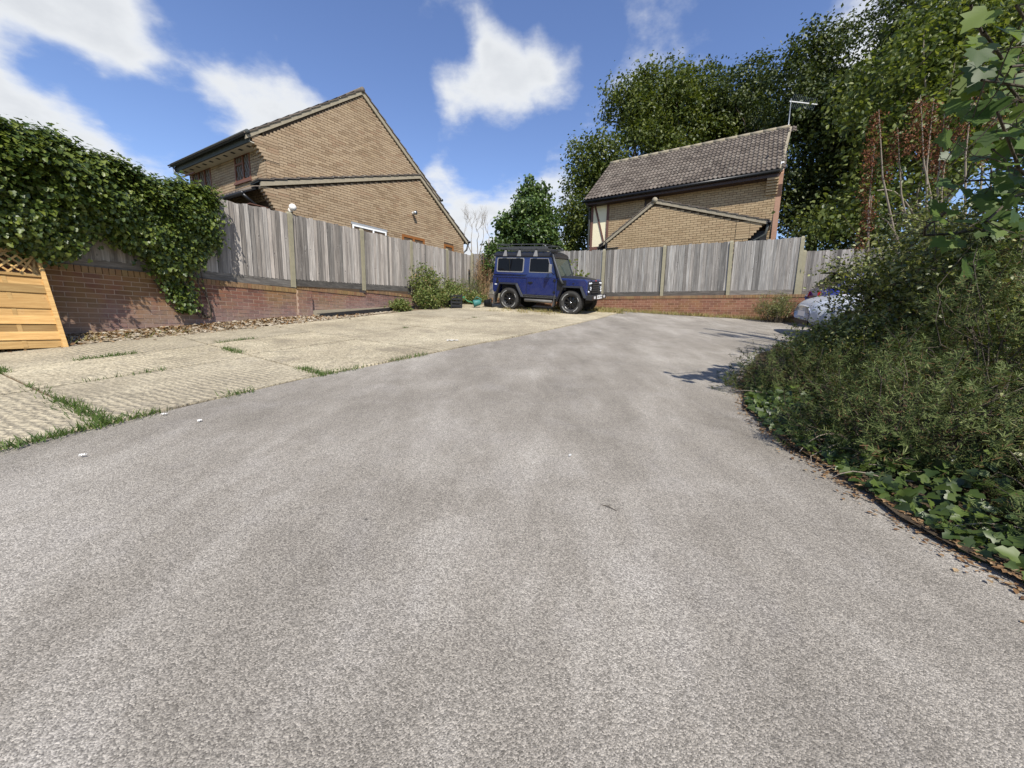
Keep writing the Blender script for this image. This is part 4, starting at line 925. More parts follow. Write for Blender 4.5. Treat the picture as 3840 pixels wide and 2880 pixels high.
for q in range(26):
    aa0 = -1.8-RNG.random()*6.5; limbs(b, Vector(on_left(aa0, .06, 2.1+.3*RNG.random()))-iv.location, Vector(on_left(aa0+RNG.normal()*.5, .2+.3*RNG.random(), 2.6+RNG.random()*.6))-iv.location, .02, .008, 8, .3, 5)
for q in range(8): limbs(b, Vector(on_left(-2.0+RNG.normal()*.08, .05, 1.0))-iv.location, Vector(on_left(-2.3+RNG.normal()*.2, .08, 1.9))-iv.location, .012, .006, 8, .3, 5)
b.build('stem', MAT['bark'], iv, kind='stuff')

# ---- shrubs of the planting bed on the right
def sprigs(name, c, rx, ry, h, n, label, seed_len=.22, nn=40, group=None, droop=.0):
    c = gbase(*c); root = empty(name, c, label=label, cat='shrub', group=group)
    d0 = sphere_dirs(n); d0[:, 2] = np.abs(d0[:, 2])*.95+.02; rad = .42+.60*RNG.random(n)**.55; lump = 1+.16*np.sin(d0[:, 0]*5+1)*np.sin(d0[:, 1]*6)+.10*np.sin(d0[:, 0]*13+d0[:, 1]*9)
    tip = d0*(rad*lump)[:, None]*np.array([rx, ry, h])+np.array([0, 0, .05]); L = seed_len*(.5+.9*RNG.random(n))
    ax = unit(d0*np.array([.55, .55, .3])+np.array([0, 0, .6])+RNG.normal(size=(n, 3))*.38); bend = RNG.normal(size=(n, 3))*.05
    t = RNG.random((n, nn)); P = tip[:, None, :]+ax[:, None, :]*((t-1)*L[:, None])[:, :, None]+bend[:, None, :]*((t-.5)**2)[:, :, None]*1.5
    rd = sphere_dirs(n*nn).reshape(n, nn, 3); side = unit(rd-ax[:, None, :]*np.sum(rd*ax[:, None, :], -1, keepdims=True))
    T = side*.85+ax[:, None, :]*.8; Nn = ax[:, None, :]*.9-side*.5+UP*.35+np.zeros_like(T)
    leaves('foliage', P.reshape(-1, 3), Nn.reshape(-1, 3), T.reshape(-1, 3), .030*(.6+.6*RNG.random(n*nn))*np.repeat(.75+.5*RNG.random(n), nn), 'needle', MAT['rosemary_leaf'], root)
    b = MB()
    for i in range(0, n, 6):
        e = Vector(tip[i]); limbs(b, (e.x*.3, e.y*.3, .0), e, .006, .0015, 6, .35, 4)
    b.build('stem', MAT['bark'], root, kind='stuff'); return root
GS = 'rosemary bushes along the bed'
sprigs('rosemary_bush', (2.42, 2.30), .66, .72, .72, 900, 'wide rosemary bush nearest the camera at the edge of the asphalt', group=GS)
sprigs('rosemary_bush', (2.90, 3.75), .74, .75, .60, 850, 'bushy rosemary jutting out over the asphalt beside its shadow', group=GS)
sprigs('rosemary_bush', (3.45, 2.75), .75, .8, 1.35, 1000, 'taller rosemary with brown tips at the right edge of view', group=GS, nn=48)
sprigs('rosemary_bush', (2.42, 1.30), .5, .55, .46, 500, 'low rosemary at the bottom right corner beside the ivy', group=GS, nn=48)
def arching(name, c, stems, n_leaf, size, mat, label, spread, h, shape='oval', sr=.010, bark='bark', lean=(0, 0), cat='shrub', group=None, nseg=7, branch=3, leafnoise=.035, start=.25):
    """shrub of upright arching stems with leaves set along them and along side shoots"""
    c = gbase(*c); root = empty(name, c, label=label, cat=cat, group=group); b = MB(); LP = []; LT = []
    for i in range(stems):
        th = RNG.random()*2*math.pi; q = RNG.random()**.6; hh = h*(.55+.5*RNG.random())*(1-.35*q*q)
        d = Vector((math.cos(th)*q*spread[0]+lean[0], math.sin(th)*q*spread[1]+lean[1], hh)); p0 = Vector((d.x*.3+RNG.normal()*.08, d.y*.3+RNG.normal()*.08, 0))
        mid = Vector((p0.x+(d.x-p0.x)*.35, p0.y+(d.y-p0.y)*.35, hh*.62)); path = []
        for s in range(nseg+1):
            t = s/nseg; path.append(p0*(1-t)**2+mid*2*t*(1-t)+d*t*t+Vector(RNG.normal(size=3))*.012)
        b.tube(path, [sr*(1-.75*s/nseg) for s in range(nseg+1)], 5, caps=False)
        segs = [(path, start)]
        for k in range(branch):
            t = .3+.65*RNG.random(); j = min(nseg-1, int(t*nseg)); p = path[j]; dirn = (path[j+1]-path[j]).normalized(); sd = Vector(RNG.normal(size=3)); sd = (sd-dirn*sd.dot(dirn)).normalized()
            e = p+(dirn*.6+sd*.8)*hh*(.16+.16*RNG.random()); e.z += .02; m = p.lerp(e, .5)+Vector((0, 0, .03)); b.tube([p, m, e], [sr*.45, sr*.3, sr*.15], 4, caps=False); segs.append(([p, m, e], .1))
        for path_, st in segs:
            arr = np.array([tuple(q) for q in path_]); m = max(3, int(n_leaf/(stems*(branch*.5+1))*(1 if len(arr) > 3 else .5)))
            t = st+(1-st)*RNG.random(m); f = t*(len(arr)-1); j = np.minimum(f.astype(int), len(arr)-2); w = (f-j)[:, None]
            LP.append(arr[j]*(1-w)+arr[j+1]*w+RNG.normal(size=(m, 3))*leafnoise); LT.append(unit(arr[j+1]-arr[j])*.7)
    P = np.concatenate(LP); T = np.concatenate(LT)+RNG.normal(size=P.shape)*.75
    leaves('foliage', P, UP*.6+RNG.normal(size=P.shape)*.6, T, size*(.6+.8*RNG.random(len(P))), shape, MAT[mat], root)
    b.build('stem', MAT[bark], root, kind='stuff'); return root
arching('cotoneaster_shrub', (5.68, 5.35), 90, 30000, .044, 'coton_leaf', 'tall shrub of small grey-green leaves partly hiding the parked cars', (1.3, 1.0), 2.35, leafnoise=.06)
arching('cotoneaster_shrub', (5.75, 5.1), 22, 2600, .04, 'coton_leaf', 'loose arching sprays reaching up in front of the back fence', (1.5, 1.0), 2.6, leafnoise=.035, lean=(-.25, 0), start=.3)
arching('cotoneaster_shrub', (5.3, 4.3), 70, 24000, .046, 'coton_leaf', 'dense small-leaved shrub behind the tall rosemary', (1.5, 1.2), 2.3, leafnoise=.06)
arching('cotoneaster_shrub', (3.85, 4.35), 70, 15000, .038, 'coton_leaf', 'olive small-leaved shrub behind the rosemary that overhangs the asphalt', (.8, .7), .78, leafnoise=.05)
arching('cotoneaster_shrub', (4.6, 3.3), 60, 17000, .046, 'coton_leaf', 'shaded leafy shrub at the right edge below the large maple leaves', (1.0, 1.0), 1.95, leafnoise=.07)
arching('cotoneaster_shrub', (3.0, 1.75), 40, 7000, .038, 'coton_leaf', 'pale small-leaved shrub at the lower right beside the rosemary', (.6, .5), .62, leafnoise=.04)
arching('privet_shrub', (7.4, 6.4), 50, 14000, .07, 'tree_dark', 'dark shrub thicket behind the parked white car', (1.6, 1.2), 2.6, leafnoise=.10)
# low shrub at the foot of the back wall
arching('spreading_shrub', (8.1, 12.0), 90, 5200, .07, 'coton_leaf', 'low arching shrub at the right end of the low brick wall', (.85, .6), .95, 'blade', .006, leafnoise=.03, branch=2)
# ivy and leaf litter along the edge of the bed
n = 2100; y = .2+RNG.random(n)**1.0*3.9; x = bedx(y)+.03+RNG.random(n)**1.4*.75*np.interp(y, [0, 1.6, 3, 4.2], [1, 1, .6, .35]); z = Gv(x, y)+.03+.20*np.clip((x-bedx(y))*2, 0, 1)*RNG.random(n)
P = np.stack([x, y, z], 1); N_ = UP*.8+np.array([-.5, -.35, 0])+RNG.normal(size=P.shape)*.45; T = np.array([-.6, -.4, -.2])+RNG.normal(size=P.shape)*.6
gi = empty('ground_ivy', (1.9, 1.6, G(1.9, 1.6)), label='ivy trailing along the kerbless edge below the rosemary', cat='ivy')
leaves('foliage', P-np.array(gi.location), N_, T, .062*(.4+.75*RNG.random(n)), 'ivy', MAT['ground_ivy'], gi)
b = MB()
for q in range(14):
    yy = .5+RNG.random()*3.4; xx = float(bedx(yy)); p0 = Vector((xx+.3, yy+RNG.normal()*.15, G(xx, yy)+.06)); p1 = Vector((xx-.02-.06*RNG.random(), yy+RNG.normal()*.2, G(xx, yy)+.015)); limbs(b, p0-gi.location, p1-gi.location, .0035, .002, 6, .3, 5)
b.build('stem', MAT['bark_pale'], gi, kind='stuff')
n = 3400; y = -.2+RNG.random(n)*5.4; x = bedx(y)+RNG.normal(size=n)*.055+.02; P = np.stack([x, y, Gv(x, y)+np.where(x > bedx(y), .022, .003)+.005*RNG.random(n)], 1)
leaves('leaf_litter', P, UP+RNG.normal(size=P.shape)*.15, RNG.normal(size=P.shape), .022*(.4+1.0*RNG.random(n)), 'oval', MAT['dead_leaf'], kind='stuff', label='brown leaf litter along the edge of the planting bed', cat='litter')
# ---- large maple reaching in from the right
mp = empty('maple_tree', gbase(6.2, 4.4), label='maple with large lobed leaves reaching in at the right edge', cat='tree'); mo = np.array(mp.location); b = MB(); limbs(b, (0, 0, -.2), (.3, .3, 6.5), .16, .06, 9, .1, 9)
MP = []; MN = []
def bough(p0, p1, r, nl, sp):
    pth = limbs(b, Vector(p0)-mp.location, Vector(p1)-mp.location, r, r*.3, 8, .18, 6); arr = np.array([tuple(q) for q in pth])+mo
    t = .15+.88*RNG.random(nl)**.7; f = np.clip(t, 0, .999)*(len(arr)-1); j = f.astype(int); w = (f-j)[:, None]; q = arr[j]*(1-w)+arr[j+1]*w+RNG.normal(size=(nl, 3))*sp; MP.append(q)
    for i in range(0, nl, 3): limbs(b, Vector((arr[j]*(1-w)+arr[j+1]*w)[i])-mp.location, Vector(q[i])-mp.location, .004, .002, 3, .1, 4)
tr = lambda z: (6.2, 4.4, z)
for (px, py, Y, z0, nl, sp) in ((3560, 790, 3.3, 2.2, 60, .20), (3700, 830, 3.0, 2.0, 60, .18), (3620, 680, 3.6, 2.4, 50, .22), (3690, 120, 2.45, 2.8, 80, .20), (3790, 250, 2.4, 2.6, 70, .18), (3740, 420, 2.5, 2.4, 70, .18), (3680, 300, 2.6, 2.7, 50, .2), (3810, 20, 2.4, 3.0, 90, .22), (3640, 20, 2.5, 3.1, 70, .22), (3830, 560, 2.8, 2.3, 60, .2), (3820, 900, 2.8, 1.9, 40, .18), (3720, 560, 3.1, 2.4, 45, .2)):
    bough(tr(z0), at(px, py, Y), .022, nl, sp)
P = np.concatenate(MP); P = P[P[:, 0] > 1.0*P[:, 1]+.12]; P = P[RNG.random(len(P)) < .62]; N_ = UP*.6+np.array([-.2, -.75, 0])+RNG.normal(size=P.shape)*.33; T = np.array([-.5, -.35, -.55])+RNG.normal(size=P.shape)*.45
leaves('crown', P-mo, N_, T, .15*(.5+.7*RNG.random(len(P))), 'maple', MAT['maple_leaf'], mp); b.build('trunk', MAT['bark'], mp, smooth=True)
# ---- tall shrub with rusty seed heads, and a young ash behind it
ss = empty('seeding_shrub', gbase(6.4, 6.2), label='bare-stemmed shrub carrying rusty brown hanging seed heads', cat='shrub'); s0 = Vector(ss.location); b = MB(); SP = []; 
heads = [(3285, 480, 6.2), (3355, 545, 6.3), (3440, 430, 6.0), (3490, 440, 6.0), (3530, 500, 6.1), (3545, 540, 6.2), (3635, 400, 6.3), (3270, 610, 6.4), (3730, 470, 6.3), (3260, 800, 6.0)]
for i, (px, py, Y) in enumerate(heads):
    t = at(px, py, Y)-s0; knee = at(px+70 if i < 3 else px-15, py+400, Y)-s0; basep = Vector((RNG.normal()*.15, RNG.normal()*.15, .6))
    path = [basep, knee.lerp(basep, .4)+Vector((.05, 0, 0)), knee, knee.lerp(t, .55)+Vector((-.03, 0, 0)), t+Vector((0, 0, .25))]; b.tube(path, [.028, .024, .018, .012, .005], 6, caps=False)
    m = 520; s_ = RNG.random(m); q = np.array(t)[None, :]+np.stack([RNG.normal(size=m)*.05-.05*s_, RNG.normal(size=m)*.05, .22-.75*s_], 1); SP.append(q)
for q in range(12): limbs(b, (RNG.normal()*.1, RNG.normal()*.1, .7), at(3300+RNG.random()*400, 820+RNG.random()*120, 6.1)-s0, .014, .005, 6, .3, 5)
b.build('stem', MAT['bark_pale'], ss, smooth=True)
P = np.concatenate(SP); leaves('seed_heads', P, RNG.normal(size=P.shape), np.array([0, 0, -1.])+RNG.normal(size=P.shape)*.5, .026*(.5+RNG.random(len(P))), 'oval', MAT['seed_head'], ss)
tree('young_ash_tree', gbase(14.5, 13.5), [blob(3320, 330, 13.0, 1.2, 1.1), blob(3450, 250, 13.0, 1.7, 1.4), blob(3600, 330, 13.2, 1.7, 1.4), blob(3260, 480, 12.8, .8, .9), blob(3400, 500, 13.0, 1.4, 1.2), blob(3560, 520, 13.2, 1.5, 1.2), blob(3700, 300, 13.2, 1.4, 1.5), blob(3190, 760, 12.9, 1.1, .75), blob(3350, 720, 13.0, 1.2, .75), blob(3500, 130, 13.3, 1.2, 1.1), blob(3110, 820, 12.9, .7, .5), blob(3680, 120, 13.2, 1.4, 1.2)],
     20000, .15, 'ash_leaf', 'young ash with pale drooping leaves behind the seed heads', .09, .28, 18, None, 'oval', 22, 'bark_pale', .3, (.2, 1.05))

# ---- weeds, grass and litter by the walls
arching('climbing_shrub', (-8.75, 10.75), 18, 1700, .10, 'weed_leaf', 'leafy shoots rising above the fence beside the left house', (.45, .4), 3.75, 'oval', .010, leafnoise=.05, start=.45)
arching('weed_clump', (on_left(4.6, .55).x, on_left(4.6, .55).y), 60, 4200, .065, 'weed_leaf', 'tall green weeds growing against the left fence', (.55, .5), 1.55, 'oval', .005, leafnoise=.05, start=.1)
arching('weed_clump', (on_left(4.3, .85).x, on_left(4.3, .85).y), 60, 4200, .055, 'weed_leaf', 'low bushy weeds in front of the tall weeds', (.6, .45), .7, 'oval', .004, leafnoise=.05, start=.05)
arching('weed_clump', (on_left(5.7, .85).x, on_left(5.7, .85).y), 60, 3400, .055, 'weed_leaf', 'green weeds round the black crate', (.8, .5), .62, 'oval', .004, leafnoise=.05, start=.05)
arching('weed_clump', (on_left(7.4, .8).x, on_left(7.4, .8).y), 70, 3600, .06, 'weed_leaf', 'tangled tall weeds between fence corner and off-roader', (.9, .7), 1.15, 'blade', .005, leafnoise=.05, start=.05)
for (a_, o_, h_w, sx, lb) in ((5.1, .95, .8, .6, 'leafy weeds at the edge of the concrete in front of the tall weeds'), (6.3, .6, 1.1, .6, 'upright weeds behind the black crate'), (6.9, 1.1, .5, .7, 'low yellowish weeds beside the watering can'), (3.3, .5, .3, .35, 'small weeds at the end of the black channel')):
    arching('weed_clump', (on_left(a_, o_).x, on_left(a_, o_).y), 50, 2600, .06, 'weed_leaf', lb, (sx, .45), h_w, 'oval', .004, leafnoise=.06, start=.05)
arching('dry_climber', (on_left(8.3, .5).x+.35, on_left(8.3, .5).y-.4), 70, 1500, .10, 'dead_leaf', 'brown dry stems hanging on the fence corner behind the off-roader', (.45, .4), 2.0, 'blade', .012, 'dry_stem', leafnoise=.06)
tree('corner_bush', gbase(-.95, 17.0), [blob(1850, 950, 16.6, .35, .5), blob(1880, 1000, 16.4, .4, .6), blob(1835, 1000, 16.6, .25, .4)], 1500, .12, 'laurel_leaf', 'green bush above the dry stems at the fence corner', .04, .12, 20, None, 'oval', 6)
arching('weed_clump', (on_back(-3.1, .35).x, on_back(-3.1, .35).y), 16, 420, .12, 'weed_leaf', 'leafy sapling between the windscreen and the back fence', (.35, .2), 1.9, 'oval', .006, leafnoise=.04, start=.5)
def blades(name, pts, n, h, mat, spread, **k):
    pts = np.array(pts, float); i = RNG.integers(0, len(pts), n); xy = pts[i]+RNG.normal(size=(n, 2))*np.array(spread)
    P = np.stack([xy[:, 0], xy[:, 1], Gv(xy[:, 0], xy[:, 1])+.012], 1); T = UP+RNG.normal(size=P.shape)*np.array([.55, .55, .1])
    return leaves(name, P, np.cross(T, RNG.normal(size=P.shape)), T, h*(.4+.9*RNG.random(n)), 'blade', MAT[mat], kind='stuff', **k)
def seg(p, q, n): return [tuple(np.array(p)+(np.array(q)-np.array(p))*t) for t in np.linspace(0, 1, n)]
jt = []
for i in (2, 3): jt += []
e = lambda y: (float(edge_r(y)), y)
A0 = slab_pt(yr[2], yl[2], 0); A1 = slab_pt(yr[2], yl[2], .22); A2_ = slab_pt(yr[2], yl[2], .62); A3_ = slab_pt(yr[2], yl[2], .55)
jt = seg(A0.xy, A1.xy, 30)+seg(A1.xy, slab_pt(yr[2], yl[2], .40).xy, 5)+seg(slab_pt(yr[2], yl[2], .62).xy, slab_pt(yr[2], yl[2], .70).xy, 16)+seg(e(1.8), e(2.45), 26)+seg(e(2.45), e(2.75), 8)
B0 = slab_pt(yr[3], yl[3], .0); jt += seg(slab_pt(yr[3], yl[3], 0).xy, slab_pt(yr[3], yl[3], .10).xy, 14)+seg(e(4.0), e(4.45), 10)+seg(e(4.9), e(5.4), 8)+seg(e(3.2), e(3.35), 5)
jt += seg(slab_pt(yr[3], yl[3], .44).xy, slab_pt(yr[3], yl[3], .56).xy, 16)+seg((slab_pt(yr[3]+.15, yl[3]+.15, .70)).xy, slab_pt(yr[3]+.6, yl[3]+.6, .70).xy, 10)
jt += seg(slab_pt(yr[2]+.5, yl[2]+.6, .68).xy, slab_pt(yr[2]+.95, yl[2]+1.1, .68).xy, 14)+seg(slab_pt(yr[2]+.3, yl[2]+.3, .36).xy, slab_pt(yr[2]+.8, yl[2]+.8, .36).xy, 6)
jt += [tuple(slab_pt(yr[5]-.4, yl[5]-.2, .5).xy)]*2+[tuple(slab_pt(yr[6]+.3, yl[6]+.3, .52).xy)]*2
blades('grass', jt, 3600, .055, 'grass_blade', (.035, .035), label='short green grass growing in the slab joints', cat='grass')
dg = [tuple(on_back(a, .15+.3*RNG.random()).xy) for a in np.linspace(-3.2, 4, 60)]+[tuple(on_back(a, .2+1.0*RNG.random()).xy) for a in np.linspace(-3.6, -1.3, 70)]
blades('dry_grass', dg, 5200, .13, 'dry_grass', (.12, .10), label='dry straw-coloured grass along the foot of the back wall', cat='grass')
dg2 = [tuple((Vector((.9, 13.0))+Vector((RNG.normal()*.8, RNG.normal()*.25)))) for _ in range(30)]+[tuple(on_left(a, .3+.15*RNG.random()).xy) for a in np.linspace(-4.6, -2.6, 14)]
blades('dry_grass', dg2, 900, .12, 'dry_grass', (.10, .08), label='sparse dry grass under the off-roader and by the left wall', cat='grass')
n = 3200; a = -5.5+RNG.random(n)**1.2*7.5; o = .10+np.abs(RNG.normal(size=n))*.24; xy = np.array(on_left(0))[None, :2]+a[:, None]*fd[:2]+o[:, None]*fn[:2]
P = np.stack([xy[:, 0], xy[:, 1], Gv(xy[:, 0], xy[:, 1])+np.array([bank(p_, q_) for p_, q_ in zip(a, o)])+.006+.02*RNG.random(n)], 1)
leaves('leaf_litter', P, UP+RNG.normal(size=P.shape)*.5, RNG.normal(size=P.shape), .06*(.4+.8*RNG.random(n)), 'oval', MAT['dead_leaf'], kind='stuff', label='dead leaves gathered at the foot of the left wall', cat='litter')
b = MB()
for i in range(2600):
    a = -4.5+RNG.random()*8.2; o = .06+RNG.random()*.55; q = on_left(a, o); r = .012+.026*RNG.random()**2; b.cur = RNG.random()
    M = Matrix.Translation((q.x, q.y, G(q.x, q.y)+bank(a, o)+r*.4)) @ Matrix.Rotation(RNG.random()*6.28, 4, 'Z') @ Matrix.Diagonal((r*1.3, r, r*.7, 1))
    c = len(b.v); b.v += [tuple(M @ Vector(v)) for v in ((1, 0, 0), (.4, .9, 0), (-.6, .8, 0), (-1, -.1, 0), (-.3, -.9, 0), (.7, -.7, 0), (.3, .1, .95), (-.3, -.1, .9))]
    for f in ((0, 1, 6), (1, 2, 6), (2, 7, 6), (2, 3, 7), (3, 4, 7), (4, 5, 6), (4, 6, 7), (5, 0, 6)): b.face([c+t for t in f])
b.build('gravel', MAT['stone'], None, kind='stuff', label='loose pebbles along the foot of the left wall', cat='gravel')
# ------------------------------------------------------------------ vehicles
def ground_frame(x, y, hx, hy, sc=1.0):
    e = .8; gx = (G(x+e, y)-G(x-e, y))/(2*e); gy = (G(x, y+e)-G(x, y-e))/(2*e); n = Vector((-gx, -gy, 1)).normalized()
    f = Vector((hx, hy, 0)); f = (f-n*f.dot(n)).normalized(); l = n.cross(f)
    M = Matrix((f, l, n)).transposed().to_4x4(); M.translation = Vector((x, y, G(x, y))); return M @ Matrix.Diagonal((sc, sc, sc, 1))
def wheel(root, x, y, R, w, sgn, rim='alloy_black', letters=True, tread=True, spokes=8, rr=.60):
    """rim is the part; tyre, spokes and lettering its pieces. Axis along y, outer face on side sgn"""
    M = Matrix.Translation((x, y, R)) @ Matrix.Rotation(-sgn*math.pi/2, 4, 'X')       # local +z points outward
    h = w/2; ri = R*rr
    r = MB().lathe([(.001, h*.30), (ri*.22, h*.34), (ri*.80, h*.10), (ri*.90, h*.30), (ri*.93, h*.62), (ri, h*.72), (ri, -h*.7), (ri*.4, -h*.7)], 28, M).build('wheel', MAT[rim], root, smooth=False)
    t = MB().lathe([(ri*.99, h*.70), (ri*1.06, h*.86), (R*.80, h*.98), (R*.93, h*.95), (R*.985, h*.78), (R*.985, -h*.78), (R*.93, -h*.95), (R*.80, -h*.98), (ri*1.0, -h*.7)], 40, M).build('tyre', MAT['rubber'], r, smooth=True)
    if tread:
        b = MB(); n = 34
        for k in range(n):
            for lane, (z0, z1) in enumerate(((-.92, -.42), (-.34, .34), (.42, .92))):
                a = 2*math.pi*(k+(.5 if lane == 1 else 0))/n; Q = M @ Matrix.Rotation(a, 4, 'Z'); dz = R*math.pi/n*.66
                b.box(R*.965, R*1.008, -dz, dz, h*z0, h*z1, Q)
        b.build('tread', MAT['rubber'], r, kind='stuff')
    for k in range(spokes):
        Q = M @ Matrix.Rotation(2*math.pi*k/spokes, 4, 'Z'); MB().hexa([Q @ Vector(p) for p in ((ri*.16, -ri*.09, h*.30), (ri*.90, -ri*.12, h*.2), (ri*.90, ri*.12, h*.2), (ri*.16, ri*.09, h*.30), (ri*.16, -ri*.06, h*.52), (ri*.90, -ri*.07, h*.60), (ri*.90, ri*.07, h*.60), (ri*.16, ri*.06, h*.52))]).build('spoke', MAT[rim], r)
    MB().lathe([(0, h*.66), (ri*.11, h*.64), (ri*.13, h*.45), (ri*.13, h*.2)], 14, M).build('hub_cap', MAT['chrome'], r, smooth=True)
    if letters:
        b = MB()
        for a0, a1 in ((.25, .62), (1.9, 2.9), (3.6, 4.6), (5.2, 5.9)):
            k = a0
            while k < a1:
                Q = M @ Matrix.Rotation(k, 4, 'Z'); b.box(R*.745, R*.80, -R*.022, R*.022, h*.955, h*.995, Q); b.box(R*.745, R*.80, R*.03, R*.042, h*.955, h*.995, Q); k += .088
        b.build('lettering', MAT['tyre_letter'], r, kind='stuff')
    return r
car = empty('off_road_car', (0, 0, 0), label='blue boxy two-door off-roader with black roof rack parked by the fence', cat='car')
h_ = Vector((.872, -.49, 0)).normalized(); side = Vector((-h_.y, h_.x, 0))      # side: to the car's left, away from the camera
cpos = (Vector((1.87, 12.74, 0))+Vector((-.13, 13.82, 0)))/2 + side*.72
car.matrix_basis = ground_frame(cpos.x, cpos.y, h_.x, h_.y, .965)
AX = 1.18; W = .80
def both(fn):
    for s in (-1, 1): fn(s)
# lower body with wheel openings, full width
low = [(-1.90, .68), (-1.82, .55), (-1.66, .55), (-1.56, .90), (-.90, .90), (-.66, .47), (.64, .47), (.64, 1.15), (-1.90, 1.15)]
body = MB().prism(low, lambda p, k: (p[0], W if k else -W, p[1])).build('body', MAT['blue_paint'], car, bevel=.018)
wing = [(.641, .47), (.72, .47), (.92, .88), (1.50, .88), (1.62, .56), (1.70, .56), (1.70, 1.08), (1.62, 1.15), (.641, 1.17)]
MB().prism(wing, lambda p, k: (p[0], W if k else -W, p[1])).build('front_wing', MAT['blue_paint'], car, bevel=.03)
MB().box(-1.7, 1.55, -.45, .45, .36, .60).build('chassis', MAT['underbody'], car); MB().box(-1.5, -.9, -.78, .78, .5, .895).build('wheel_well', MAT['underbody'], car); MB().box(.9, 1.5, -.55, .55, .4, .9).build('engine_bay', MAT['underbody'], car)
for ax in (-AX, AX): MB().tube([(ax, -.66, .385), (ax, .66, .385)], .06, 8).build('axle', MAT['underbody'], car)
# cab and rear upper body: walls lean in
def up(x, z, s, o=0): t = (z-1.15)/(1.85-1.15); return (x, s*(W-.015-.085*t+o), z)
def quadwall(pts, s, th, name, mat, o=0, parent=car):
    b = MB(); n = len(pts)
    b.v = [up(x, z, s, o) for x, z in pts]+[up(x, z, s, o-th) for x, z in pts]
    b.face(list(range(n)) if s < 0 else list(range(n))[::-1]); b.face([n+i for i in range(n)][::-1] if s < 0 else [n+i for i in range(n)])
    for i in range(n): j = (i+1) % n; b.face([i, j, n+j, n+i][::-1 if s < 0 else 1])
    return b.build(name, mat, parent)
UPX = [(-1.88, 1.15), (.60, 1.15), (.36, 1.85), (-1.86, 1.85)]
b = MB(); b.v = [up(x, z, -1) for x, z in UPX]+[up(x, z, 1) for x, z in UPX]
for f in ((0, 1, 2, 3), (7, 6, 5, 4), (1, 5, 6, 2), (0, 3, 7, 4), (3, 2, 6, 7), (0, 4, 5, 1)): b.face(list(f))
b.build('upper_body', MAT['blue_paint'], car, bevel=.02)
def rrect(x0, x1, z0, z1, r, n=4):
    out = []
    for cx, cz, a0 in ((x1-r, z0+r, -90), (x1-r, z1-r, 0), (x0+r, z1-r, 90), (x0+r, z0+r, 180)):
        for k in range(n+1): a = math.radians(a0+90*k/n); out.append((cx+r*math.cos(a), cz+r*math.sin(a)))
    return out
